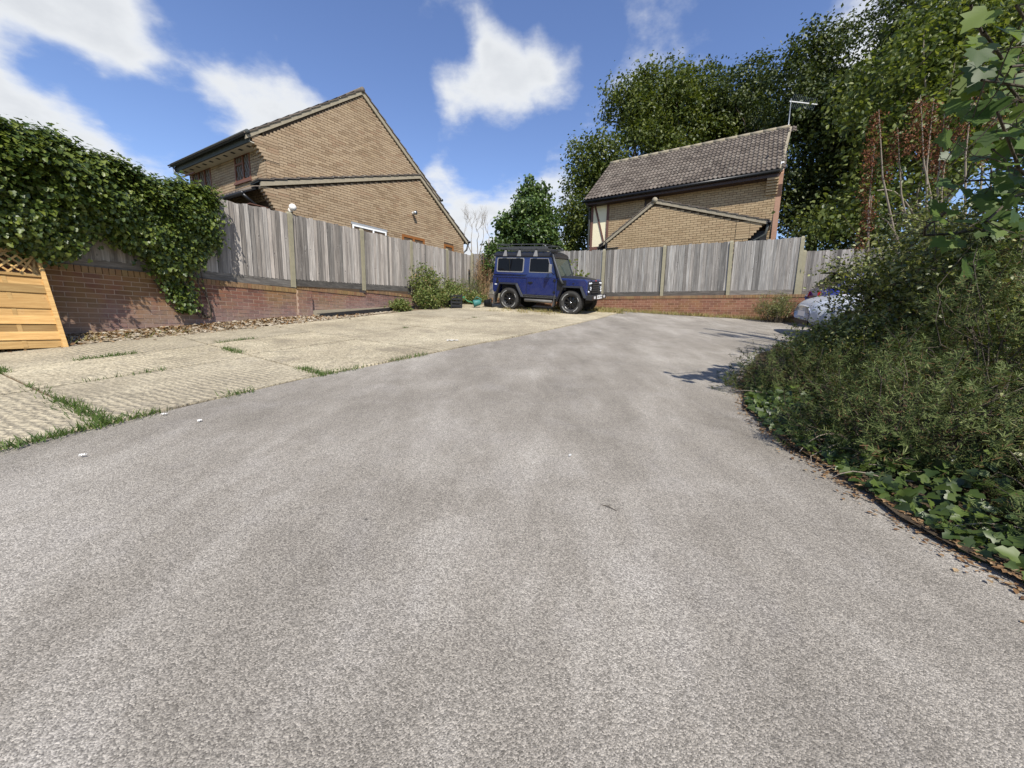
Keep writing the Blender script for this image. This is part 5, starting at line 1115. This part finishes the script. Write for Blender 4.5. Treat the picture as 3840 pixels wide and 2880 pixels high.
for s in (-1, 1):
    fr = quadwall(rrect(-1.76, -.66, 1.31, 1.80, .06), s, .02, 'side_window', MAT['bracket_grey'], .008); quadwall(rrect(-1.72, -.70, 1.35, 1.775, .05), s, .02, 'pane', MAT['car_glass'], .012, fr)
    MB().box(-1.225, -1.19, -.002, .002, 0, .42, Matrix.Translation(up(0, 1.35, s, .014)) @ Matrix.Rotation(-s*.12, 4, 'X')).build('window_bar', MAT['matt_black'], fr)
    d = quadwall([(-.50, 1.18), (.53, 1.18), (.28, 1.83), (-.50, 1.83)], s, .012, 'door_top', MAT['blue_paint'], .008)
    quadwall([(-.44, 1.32), (.44, 1.32), (.255, 1.79), (-.44, 1.79)], s, .012, 'window_seal', MAT['bracket_grey'], .012, d); quadwall([(-.42, 1.345), (.41, 1.345), (.24, 1.775), (-.42, 1.775)], s, .012, 'pane', MAT['car_glass'], .016, d)
    y = s*W
    dr = MB().box(-.50, .56, min(y, y+s*.012), max(y, y+s*.012), .585, 1.165).build('door', MAT['blue_paint'], car, bevel=.008)
    MB().box(-.505, -.495, min(y, y+s*.0135), max(y, y+s*.0135), .585, 1.165).build('shut_line', MAT['matt_black'], dr); MB().box(.555, .565, min(y, y+s*.0135), max(y, y+s*.0135), .55, 1.165).build('shut_line', MAT['matt_black'], dr)
    hd = MB().box(-.44, -.26, min(y+s*.012, y+s*.035), max(y+s*.012, y+s*.035), .965, 1.01).build('door_handle', MAT['matt_black'], dr, bevel=.006); MB().lathe([(0, .01), (.03, .008), (.03, 0)], 10, Matrix.Translation((-.36, y+s*.012, .94)) @ Matrix.Rotation(-s*math.pi/2, 4, 'X')).build('lock', MAT['matt_black'], dr)
    for hz in (.70, 1.08): MB().box(.52, .60, min(y, y+s*.03), max(y, y+s*.03), hz-.035, hz+.035).build('hinge', MAT['matt_black'], dr, bevel=.006)
    MB().box(-1.89, .60, min(y-s*.005, y+s*.018), max(y-s*.005, y+s*.018), 1.135, 1.175).build('waist_moulding', MAT['blue_paint'], car, bevel=.01); MB().box(-1.87, -.53, s*W-.03 if s < 0 else s*W-.02, s*W+.012 if s > 0 else s*W+.03, 1.235, 1.25).build('waist_strip', MAT['blue_paint'], car)
    pl = MB().box(-.66, .66, min(y, y+s*.014), max(y, y+s*.014), .47, .575).build('sill_plate', MAT['satin_black'], car)
    rv = MB()
    for k in range(27):
        for zz in (.495, .548): rv.box(-.63+k*.048, -.613+k*.048, min(y+s*.013, y+s*.022), max(y+s*.013, y+s*.022), zz, zz+.022)
    rv.build('rivets', MAT['grey_metal'], pl, kind='stuff')
    # wheel arch flares
    for ax, pts in ((-AX, [(-1.76, .52), (-1.60, .955), (-.86, .955), (-.58, .48)]), (AX, [(.64, .40), (.86, .935), (1.54, .935), (1.74, .56)])):
        inner = [(-1.66, .52), (-1.545, .895), (-.905, .895), (-.67, .48)] if ax < 0 else [(.72, .40), (.925, .875), (1.49, .875), (1.645, .56)]
        b = MB()
        for i in range(3):
            o0, o1, i0, i1 = pts[i], pts[i+1], inner[i], inner[i+1]
            def P(q, o): return (q[0], s*(W+o), q[1])
            b.hexa([P(i0, .10), P(i1, .10), P(i1, -.02), P(i0, -.02), P(o0, .055), P(o1, .055), P(o1, -.02), P(o0, -.02)])
        b.build('wheel_arch', MAT['satin_black'], car, bevel=.012)
    for ax in (-AX, AX): wheel(car, ax, s*.735, .388, .27, s)
    for xx, zb_ in ((-1.78, .20), (.60, .22)): MB().hexa([(xx-.06, s*.60, zb_), (xx-.045, s*.60, zb_), (xx-.045, s*.89, zb_), (xx-.06, s*.89, zb_), (xx, s*.62, .62), (xx+.015, s*.62, .62), (xx+.015, s*.87, .62), (xx, s*.87, .62)] if s > 0 else [(xx-.06, -.89, zb_), (xx-.045, -.89, zb_), (xx-.045, -.60, zb_), (xx-.06, -.60, zb_), (xx, -.87, .62), (xx+.015, -.87, .62), (xx+.015, -.62, .62), (xx, -.62, .62)]).build('mud_flap', MAT['flap_grey'], car)
    MB().tube([(-.52, s*.86, .385), (.52, s*.86, .385)], .05, 10).build('side_step', MAT['step_grey'], car, smooth=True)
    for xx in (-.4, .4): MB().tube([(xx, s*.5, .45), (xx, s*.85, .39)], .02, 6).build('step_bracket', MAT['matt_black'], car)
    mr = MB().box(.42, .48, min(s*.90, s*1.06), max(s*.90, s*1.06), 1.33, 1.60).build('mirror', MAT['bracket_grey'], car, bevel=.02); MB().tube([(.50, s*.78, 1.27), (.46, s*.95, 1.36)], .012, 6).build('mirror_arm', MAT['matt_black'], mr)
    lp = MB().box(1.695, 1.715, min(s*.40, s*.70), max(s*.40, s*.70), .66, 1.10).build('lamp_panel', MAT['satin_black'], car, bevel=.01)
    for (yy, zz, r) in ((.60, 1.02, .038), (.55, .86, .095), (.66, .76, .035), (.45, 1.03, .03)):
        MB().lathe([(0, .035), (r*.7, .028), (r, .008), (r, 0)], 16, Matrix.Translation((1.712, s*yy, zz)) @ Matrix.Rotation(math.pi/2, 4, 'Y')).build('headlight' if r > .08 else 'lamp', MAT['glass' if r > .08 else 'clear_lens'], lp, smooth=True)
        if r > .08:
            for q in range(5): a = q*1.256; MB().lathe([(0, .046), (.016, .043), (.020, .03)], 8, Matrix.Translation((1.715, s*yy+.045*math.cos(a), zz+.045*math.sin(a))) @ Matrix.Rotation(math.pi/2, 4, 'Y')).build('light_cell', MAT['clear_lens'], lp)
MB().lathe([(0, .02), (.05, .018), (.06, 0)], 12, Matrix.Translation((-1.70, -.80, .98)) @ Matrix.Rotation(math.pi/2, 4, 'X')).build('fuel_filler', MAT['matt_black'], car); MB().box(-1.72, -1.66, -.815, -.80, .98, 1.10).build('fuel_flap', MAT['matt_black'], car)
MB().box(-1.80, -1.72, -.815, -.80, .86, .90).build('side_lamp', MAT['clear_lens'], car); MB().box(1.20, 1.26, -.815, -.80, 1.0, 1.03).build('side_repeater', MAT['matt_black'], car)
# windscreen, scuttle, bonnet
ws = MB(); ws.v = [(.612, -.70, 1.22), (.612, .70, 1.22), (.405, .64, 1.80), (.405, -.64, 1.80)]; ws.face([0, 1, 2, 3]); ws = ws.build('windscreen', MAT['screen_glass'], car)
for (a, b_, r) in (((.625, -.74, 1.17), (.39, -.67, 1.84), .03), ((.625, .74, 1.17), (.39, .67, 1.84), .03), ((.62, -.72, 1.20), (.62, .72, 1.20), .03), ((.395, -.67, 1.825), (.395, .67, 1.825), .035)): MB().tube([a, b_], r, 6).build('screen_frame', MAT['satin_black'], ws)
for yy in (-.25, .25): MB().tube([(.66, yy, 1.21), (.60, yy+.35, 1.30)], .008, 5).build('wiper', MAT['matt_black'], ws)
MB().box(.62, .74, -.74, .74, 1.12, 1.20).build('scuttle', MAT['satin_black'], car, bevel=.01)
bn = MB(); sec = [(.70, 1.185, 1.235), (1.0, 1.18, 1.245), (1.35, 1.155, 1.215), (1.58, 1.125, 1.175), (1.69, 1.09, 1.125)]; ys_ = [(-.60, 0), (-.56, .35), (-.38, .55), (-.30, 1), (.30, 1), (.38, .55), (.56, .35), (.60, 0)]
for x, z0, z1 in sec:
    for y, t in ys_: bn.v.append((x, y, z0-.03+(z1-z0+.03)*t))
for i in range(len(sec)-1):
    for j in range(7): q = i*8+j; bn.face([q, q+8, q+9, q+1])
bn.face([32+i for i in range(8)]); bn.build('bonnet', MAT['satin_black'], car, smooth=False)
gr_ = MB().box(1.69, 1.72, -.37, .37, .66, 1.08).build('grille', MAT['matt_black'], car)
for k in range(5): MB().box(1.72, 1.75, -.355, .355, .70+k*.075, .745+k*.075).build('slat', MAT['satin_black'], gr_, bevel=.006)
MB().box(1.70, 1.725, -.38, .38, 1.085, 1.13).build('badge_strip', MAT['blue_paint'], car); MB().box(1.7255, 1.729, -.06, .10, 1.095, 1.12).build('badge', MAT['red_lens'], car)
bp = MB().hexa([(1.70, -.86, .50), (1.90, -.80, .50), (1.90, .80, .50), (1.70, .86, .50), (1.70, -.86, .655), (1.90, -.80, .655), (1.90, .80, .655), (1.70, .86, .655)]).build('bumper', MAT['satin_black'], car, bevel=.012)
for s in (-1, 1): MB().box(1.899, 1.912, min(s*.46, s*.60), max(s*.46, s*.60), .545, .625).build('daytime_light', MAT['clear_lens'], bp)
pt = MB().box(1.899, 1.915, -.26, .26, .53, .645).build('number_plate', MAT['plate_white'], bp)
def text(s_, parent, M, size, mat):
    cu = bpy.data.curves.new('text', 'FONT'); cu.body = s_; cu.size = size; cu.align_x = 'CENTER'; cu.align_y = 'CENTER'; cu.extrude = .001
    to = bpy.data.objects.new('tmp', cu); COL.objects.link(to); me = bpy.data.meshes.new_from_object(to.evaluated_get(bpy.context.evaluated_depsgraph_get())); bpy.data.objects.remove(to)
    me.materials.clear(); me.materials.append(mat); o = link('lettering', me, parent); o.matrix_basis = M; return o
text('OE51 WHN', pt, Matrix.Translation((1.9165, 0, .588)) @ Matrix.Rotation(math.pi/2, 4, 'Z') @ Matrix.Rotation(math.pi/2, 4, 'X'), .098, MAT['matt_black'])
# roof, gutter, rack, snorkel
rfp = [(-.735, 1.84), (-.745, 1.875), (-.70, 1.95), (-.60, 2.005), (-.3, 2.03), (.3, 2.03), (.60, 2.005), (.70, 1.95), (.745, 1.875), (.735, 1.84)]
roof = MB().prism(rfp, lambda p, k: ((.40 if p[1] < 1.9 else .36 if p[1] < 1.96 else .26) if k else (-1.90 if p[1] < 1.96 else -1.86), p[0], p[1])).build('roof', MAT['satin_black'], car, bevel=.01)
rack = MB()
for s in (-1, 1):
    rack.box(-1.72, .20, s*.70-.012, s*.70+.012, 2.09, 2.155); rack.tube([(-1.78, s*.70, 2.245), (.02, s*.70, 2.245), (.20, s*.70, 2.11)], .014, 6); rack.tube([(-1.78, s*.70, 2.245), (-1.78, s*.70, 2.10)], .014, 6)
    for x in (-1.3, -.8, -.3, 0.0): rack.tube([(x, s*.70, 2.12), (x, s*.70, 2.245)], .010, 6)
for x in np.linspace(-1.74, .16, 10): rack.box(x-.02, x+.02, -.70, .70, 2.09, 2.115)
rack.tube([(-1.78, -.70, 2.245), (-1.78, .70, 2.245)], .014, 6); rack.tube([(.02, -.70, 2.245), (.02, .70, 2.245)], .014, 6)
rack = rack.build('roof_rack', MAT['rack_grey'], car)
for s in (-1, 1):
    for x in (-1.42, -.86, -.22): MB().hexa([(x-.08, s*.765-.012, 1.855), (x+.08, s*.765-.012, 1.855), (x+.08, s*.765+.012, 1.855), (x-.08, s*.765+.012, 1.855), (x-.03, s*.72-.012, 2.05), (x+.03, s*.72-.012, 2.05), (x+.03, s*.72+.012, 2.05), (x-.03, s*.72+.012, 2.05)]).build('rack_foot', MAT['bracket_grey'], rack); MB().box(x-.025, x+.025, s*.71-.02, s*.71+.02, 2.04, 2.10).build('rack_clamp', MAT['matt_black'], rack)
MB().hexa([(.66, -.815, .78), (.98, -.815, .78), (.98, -.795, .78), (.66, -.795, .78), (.66, -.815, 1.10), (.98, -.815, 1.10), (.98, -.795, 1.10), (.66, -.795, 1.10)]).build('wing_vent', MAT['matt_black'], car)
sn = MB().tube([(.88, -.83, .98), (.80, -.86, 1.10), (.50, -.79, 1.72), (.44, -.76, 1.86), (.43, -.76, 1.98)], .038, 8).build('snorkel', MAT['rack_grey'], car, smooth=True)
MB().box(.36, .58, -.82, -.70, 1.95, 2.06).build('snorkel_head', MAT['matt_black'], sn, bevel=.03)
# spare wheel on the tail door
wheelr = MB().lathe([(0, 0), (.36, 0), (.38, .06), (.38, .18), (.33, .24), (0, .24)], 28, Matrix.Translation((-1.91, .1, 1.05)) @ Matrix.Rotation(-math.pi/2, 4, 'Y')).build('spare_wheel', MAT['rubber'], car, smooth=False)

# ---- hatchbacks half hidden by the shrubs
def hatch(name, x, y, hx, hy, paint, label, sc=1.0):
    """nose along +x; body lofted through cross sections"""
    c = empty(name, (0, 0, 0), label=label, cat='car'); c.matrix_basis = ground_frame(x, y, hx, hy, sc)
    S = [(-2.0, .55, .80, .62, .78), (-1.96, .34, 1.0, .80, .86), (-1.7, .24, 1.06, .86, .88), (-1.2, .22, 1.08, .88, .88), (0, .20, 1.02, .88, .88), (.9, .21, .98, .88, .87), (1.4, .22, .93, .86, .84), (1.75, .23, .86, .82, .76), (1.90, .26, .78, .76, .66), (1.97, .32, .72, .68, .56), (2.0, .38, .66, .60, .48)]
    b = MB(); prof = []
    for (xx, z0, z1, w, wt) in S:
        ring = [(-w*.85, z0), (-w*.98, z0+.10), (-w*1.0, z0+(z1-z0)*.55), (-w*.985, z1-.12), (-wt*.93, z1-.03), (-wt*.6, z1+.012), (0, z1+.022)]; ring += [(-a, z) for a, z in ring[-2::-1]]
        for a, z in ring: b.v.append((xx, a, z))
    n = 13
    for i in range(len(S)-1):
        for j in range(n): j2 = (j+1) % n; q = i*n; b.face([q+j, q+j2, q+n+j2, q+n+j])
    b.face(list(range(n))); b.face([len(b.v)-n+i for i in range(n)][::-1])
    o = b.build('body', paint, c, smooth=True); sm = o.modifiers.new('Subsurf', 'SUBSURF'); sm.levels = 1; sm.render_levels = 1
    # cabin
    g = [(-1.82, 1.02), (1.02, .98), (.25, 1.42), (-.9, 1.47), (-1.55, 1.40)]
    def cab(p, s, o=0): t = max(0, (p[1]-1.0)/.47); return (p[0], s*(.84-.22*t+o), p[1])
    b = MB(); b.v = [cab(p, -1) for p in g]+[cab(p, 1) for p in g]; m = len(g); b.face(list(range(m))); b.face([m+i for i in range(m)][::-1])
    for i in range(m): j = (i+1) % m; b.face([i, m+i, m+j, j])
    b.build('cabin', paint, c, bevel=.05)
    for s in (-1, 1):
        for pts in ([(-1.45, 1.06), (-.55, 1.05), (-.55, 1.40), (-1.25, 1.38)], [(-.48, 1.05), (.72, 1.03), (.22, 1.37), (-.48, 1.40)]):
            w = MB(); w.v = [cab(p, s, .006) for p in pts]; w.face([0, 1, 2, 3] if s < 0 else [3, 2, 1, 0]); w.build('side_window', MAT['car_glass'], c)
        for ax in (-1.28, 1.26):
            wheel(c, ax, s*.77, .315, .21, s, 'grey_metal', False, False, 7, .68)
            ar = MB(); prev = None
            for k in range(11):
                a = math.pi*k/10; p = (ax+.375*math.cos(a), .315+.36*math.sin(a)); q = (ax+.335*math.cos(a), .315+.32*math.sin(a))
                if prev: ar.hexa([(prev[1][0], s*.86, prev[1][1]), (q[0], s*.86, q[1]), (q[0], s*.889, q[1]), (prev[1][0], s*.889, prev[1][1]), (prev[0][0], s*.86, prev[0][1]), (p[0], s*.86, p[1]), (p[0], s*.889, p[1]), (prev[0][0], s*.889, prev[0][1])])
                prev = (p, q)
            ar.build('wheel_arch', MAT['matt_black'], c)
        tl = MB().hexa([(-2.03, s*.40, .78), (-1.62, s*.885, .86), (-1.62, s*.84, .86), (-1.94, s*.40, .78), (-2.02, s*.36, .93), (-1.55, s*.882, 1.04), (-1.55, s*.83, 1.04), (-1.9, s*.36, .93)]).build('tail_light', MAT['red_lens'], c, bevel=.02); MB().box(-2.035, -1.98, min(s*.42, s*.58), max(s*.42, s*.58), .79, .83).build('reversing_light', MAT['clear_lens'], tl)
        MB().hexa([(1.62, s*.62, .62), (1.97, s*.42, .60), (1.9, s*.40, .60), (1.6, s*.60, .62), (1.50, s*.80, .78), (1.86, s*.55, .74), (1.8, s*.5, .74), (1.48, s*.76, .78)]).build('headlight', MAT['clear_lens'], c, bevel=.015)
        mi = MB().box(.55, .72, min(s*.90, s*1.06), max(s*.90, s*1.06), 1.0, 1.12).build('mirror', paint, c, bevel=.03); MB().box(.60, .66, min(s*.80, s*.92), max(s*.80, s*.92), 1.0, 1.04).build('mirror_arm', MAT['matt_black'], mi)
        MB().box(-.30, -.12, min(s*.878, s*.90), max(s*.878, s*.90), .84, .87).build('door_handle', paint, c, bevel=.008)
    for nm, pts in (('windscreen', [(.98, -.74, 1.01), (.98, .74, 1.01), (.28, .60, 1.42), (.28, -.60, 1.42)]), ('rear_window', [(-1.83, .72, 1.05), (-1.83, -.72, 1.05), (-1.575, -.58, 1.38), (-1.575, .58, 1.38)])):
        w = MB(); w.v = [(p[0]+(.015 if nm[0] == 'w' else -.015), p[1], p[2]+.01) for p in pts]; w.face([0, 1, 2, 3]); w.build(nm, MAT['car_glass'], c)
    MB().box(-1.80, -1.45, -.58, .58, 1.405, 1.44).build('spoiler', MAT['matt_black'], c, bevel=.015); MB().box(1.93, 1.985, -.48, .48, .27, .37).build('intake', MAT['matt_black'], c); MB().box(-2.012, -1.99, -.26, .26, .62, .73).build('number_plate', MAT['yellow_plastic'], c); MB().box(1.97, 2.006, -.26, .26, .45, .56).build('number_plate', MAT['plate_white'], c)
    return c
nose = Vector((6.75, 9.25)); hd_ = Vector((-BD.x, -BD.y)); ctr = nose-hd_*2.0
hatch('white_car', ctr.x, ctr.y, hd_.x, hd_.y, MAT['white_car'], 'white hatchback half hidden behind the shrubs, nose pointing left')
rear = Vector((8.55, 11.25)); hb_ = Vector((BD.x, BD.y)); ctr = rear+hb_*2.0
hatch('blue_hatchback', ctr.x, ctr.y, hb_.x, hb_.y, MAT['blue_car'], 'dark blue hatchback with red tail light behind the white car', 1.04)
# ------------------------------------------------------------------ small things
# timber screen leaning on the left wall
foot = gbase(-6.06, 5.24); tp_ = Vector((-.50, .20, 1.62)); xl = (-FD*1.83); zl = tp_.normalized(); HT = 1.34
sc_ = empty('trellis_panel', foot, label='new golden timber fence panel with lattice top leaning on the left wall', cat='fence panel')
Mx = Matrix((xl.normalized(), zl.cross(xl.normalized()), zl)).transposed().to_4x4()
if (Mx.to_3x3() @ Vector((0, 1, 0))).dot(FN) > 0: yy_s = 1
else: yy_s = -1
def pbox(name, x0, x1, y0, y1, z0, z1, mat='new_wood', par=sc_):
    a, b = sorted((y0*yy_s, y1*yy_s)); return MB().box(x0, x1, a, b, z0, z1, Mx).build(name, MAT[mat], par)
pbox('stile', 0, .045, -.02, .035, 0, HT); pbox('stile', 1.785, 1.83, -.02, .035, 0, HT); pbox('top_rail', .045, 1.785, -.015, .03, HT-.045, HT); pbox('mid_rail', .045, 1.785, -.015, .03, .985, 1.02)
for k in range(9):
    z0 = .015+k*.107; fr = .012 if k % 2 else -.004
    pbox('slat', .045, 1.785, fr, fr+.011, z0, z0+.098+.012)
for k in range(4): pbox('batten', .35+k*.37, .39+k*.37, .001, .011, .03, .98)
for sg in (1, -1):
    c0 = -.4
    while c0 < 1.75:
        pts = [(c0+t, 1.02+t*sg if sg > 0 else 1.295-t) for t in (0, .275)]
        a, b_ = [Vector((min(1.785, max(.045, p[0])), (.010 if sg > 0 else .019)*yy_s, p[1])) for p in pts]
        if abs(a.x-b_.x) > .05:
            d = (b_-a).normalized(); n = Vector((-d.z, 0, d.x))*.011; w = Vector((0, .004, 0))
            MB().hexa([Mx @ q for q in (a-n-w, b_-n-w, b_-n+w, a-n+w, a+n-w, b_+n-w, b_+n+w, a+n+w)]).build('lattice_slat', MAT['new_wood'], sc_)
        c0 += .115
# black length of pipe lying by the wall
p0, p1 = at(1195, 1178, 9.75), at(1550, 1155, 12.9); p0.z = G(p0.x, p0.y)+.09; p1.z = G(p1.x, p1.y)+.08
pb = empty('black_channel', p0, label='long black plastic channel lying along the foot of the left wall', cat='channel')
d = p1-p0; n_ = Vector((FN.x, FN.y, 0)); u_ = Vector((0, 0, 1))
def chan(a, b, c, e): return MB().hexa([Vector((0, 0, 0))+n_*a+u_*c, d+n_*a+u_*c, d+n_*b+u_*c, n_*b+u_*c, n_*a+u_*e, d+n_*a+u_*e, d+n_*b+u_*e, n_*b+u_*e])
chan(.04, .055, -.06, .04).build('face', MAT['satin_black'], pb); chan(-.055, .04, .028, .04).build('flange', MAT['satin_black'], pb); chan(-.055, .04, -.06, -.045).build('flange', MAT['satin_black'], pb)
# crate, watering can and pot in the weeds
q = at(1706, 1128, 13.6); q.z = G(q.x, q.y)
cr = empty('crate', q, .5, label='black plastic crate standing among the weeds', cat='crate')
for k in range(4):
    z = .06+k*.11
    for (a, b, c, e) in ((-.2, .2, -.15, -.135), (-.2, .2, .135, .15), (-.2, -.185, -.135, .135), (.185, .2, -.135, .135)): MB().box(a, b, c, e, z, z+.07).build('slat', MAT['matt_black'], cr)
for a in (-.19, .19):
    for c in (-.14, .14): MB().box(a-.016, a+.016, c-.016, c+.016, 0, .50).build('corner_post', MAT['matt_black'], cr)
MB().box(-.185, .185, -.135, .135, .03, .05).build('base', MAT['matt_black'], cr)
q = at(1775, 1128, 13.9); q.z = G(q.x, q.y)
wc = empty('watering_can', q+Vector((0, 0, .16)), .2, label='green and teal watering can lying in the weeds', cat='watering can')
MB().lathe([(0, 0), (.11, 0), (.12, .02), (.10, .24), (.06, .27), (0, .27)], 18, Matrix.Rotation(1.35, 4, 'Y')).build('can_body', MAT['teal_plastic'], wc, smooth=True)
MB().tube([(.05, 0, .02), (-.2, .02, .08), (-.30, .02, .16)], [.03, .02, .015], 8).build('spout', MAT['green_plastic'], wc, smooth=True); MB().lathe([(0, 0), (.05, 0), (.05, .02), (.015, .06)], 12, Matrix.Translation((-.33, .02, .19)) @ Matrix.Rotation(-.7, 4, 'Y')).build('rose', MAT['green_plastic'], wc)
MB().tube([(.02, 0, .12), (.12, 0, .24), (.28, 0, .16), (.27, 0, .02)], .014, 6).build('handle', MAT['teal_plastic'], wc, smooth=True)
q = at(1815, 1128, 14.3); q.z = G(q.x, q.y)
pt_ = empty('plant_pot', q, 0, label='dark plastic plant pot on its side behind the off-roader', cat='pot'); MB().lathe([(0, 0), (.10, 0), (.15, .24), (.165, .24), (.165, .28), (.145, .28), (.13, .1), (0, .06)], 18, Matrix.Translation((0, 0, .15)) @ Matrix.Rotation(1.5, 4, 'Y')).build('pot_wall', MAT['matt_black'], pt_, smooth=True); MB().lathe([(0, .05), (.12, .06)], 14, Matrix.Translation((0, 0, .15)) @ Matrix.Rotation(1.5, 4, 'Y')).build('soil', MAT['soil'], pt_)
# scraps of paper, a twig, stones
def ghit(px, py):
    d = ray(px, py); t = .3
    while t < 40 and CAM_H+d.z*t > G(d.x*t, d.y*t): t += .01
    return Vector((d.x*t, d.y*t, G(d.x*t, d.y*t)))
def scrap(px, py, w, l, rz, label, dz=.028):
    q = ghit(px, py); b = MB(); m = 5
    for i in range(m+1):
        for j in range(3): b.v.append(((i/m-.5)*l, (j/2-.5)*w*(1-.3*math.sin(i*2.1)), .004+.012*abs(math.sin(i*1.7+j*1.3))))
    for i in range(m):
        for j in range(2): k = i*3+j; b.face([k, k+3, k+4, k+1])
    o = b.build('paper_scrap', MAT['paper'], None, label=label, cat='litter'); o.location = q+Vector((0, 0, dz)); o.rotation_euler = (0, 0, rz); sd = o.modifiers.new('Solid', 'SOLIDIFY'); sd.thickness = .002
scrap(1697, 1284, .07, .20, .3, 'torn white paper scrap on the concrete near its edge'); scrap(617, 1561, .02, .035, .2, 'small white scrap on the asphalt below the grassy joint', .006); scrap(750, 1586, .018, .025, .8, 'tiny white flake on the asphalt right of the other scrap', .006); scrap(312, 1716, .010, .03, .4, 'thin white scrap on the asphalt at the left', .006); scrap(2137, 1718, .010, .014, .1, 'tiny white speck in the middle of the asphalt', .006)
q = ghit(2278, 1912); tw = empty('twig', q+Vector((0, 0, .006)), label='short dark twig lying on the asphalt', cat='twig'); MB().tube([(-.03, .028, 0), (0, .004, .006), (.034, -.03, 0)], [.0016, .002, .0012], 5).build('stem', MAT['bark'], tw); MB().tube([(.0, .004, .006), (.012, .012, .008)], [.0012, .0008], 4).build('side_shoot', MAT['bark'], tw)
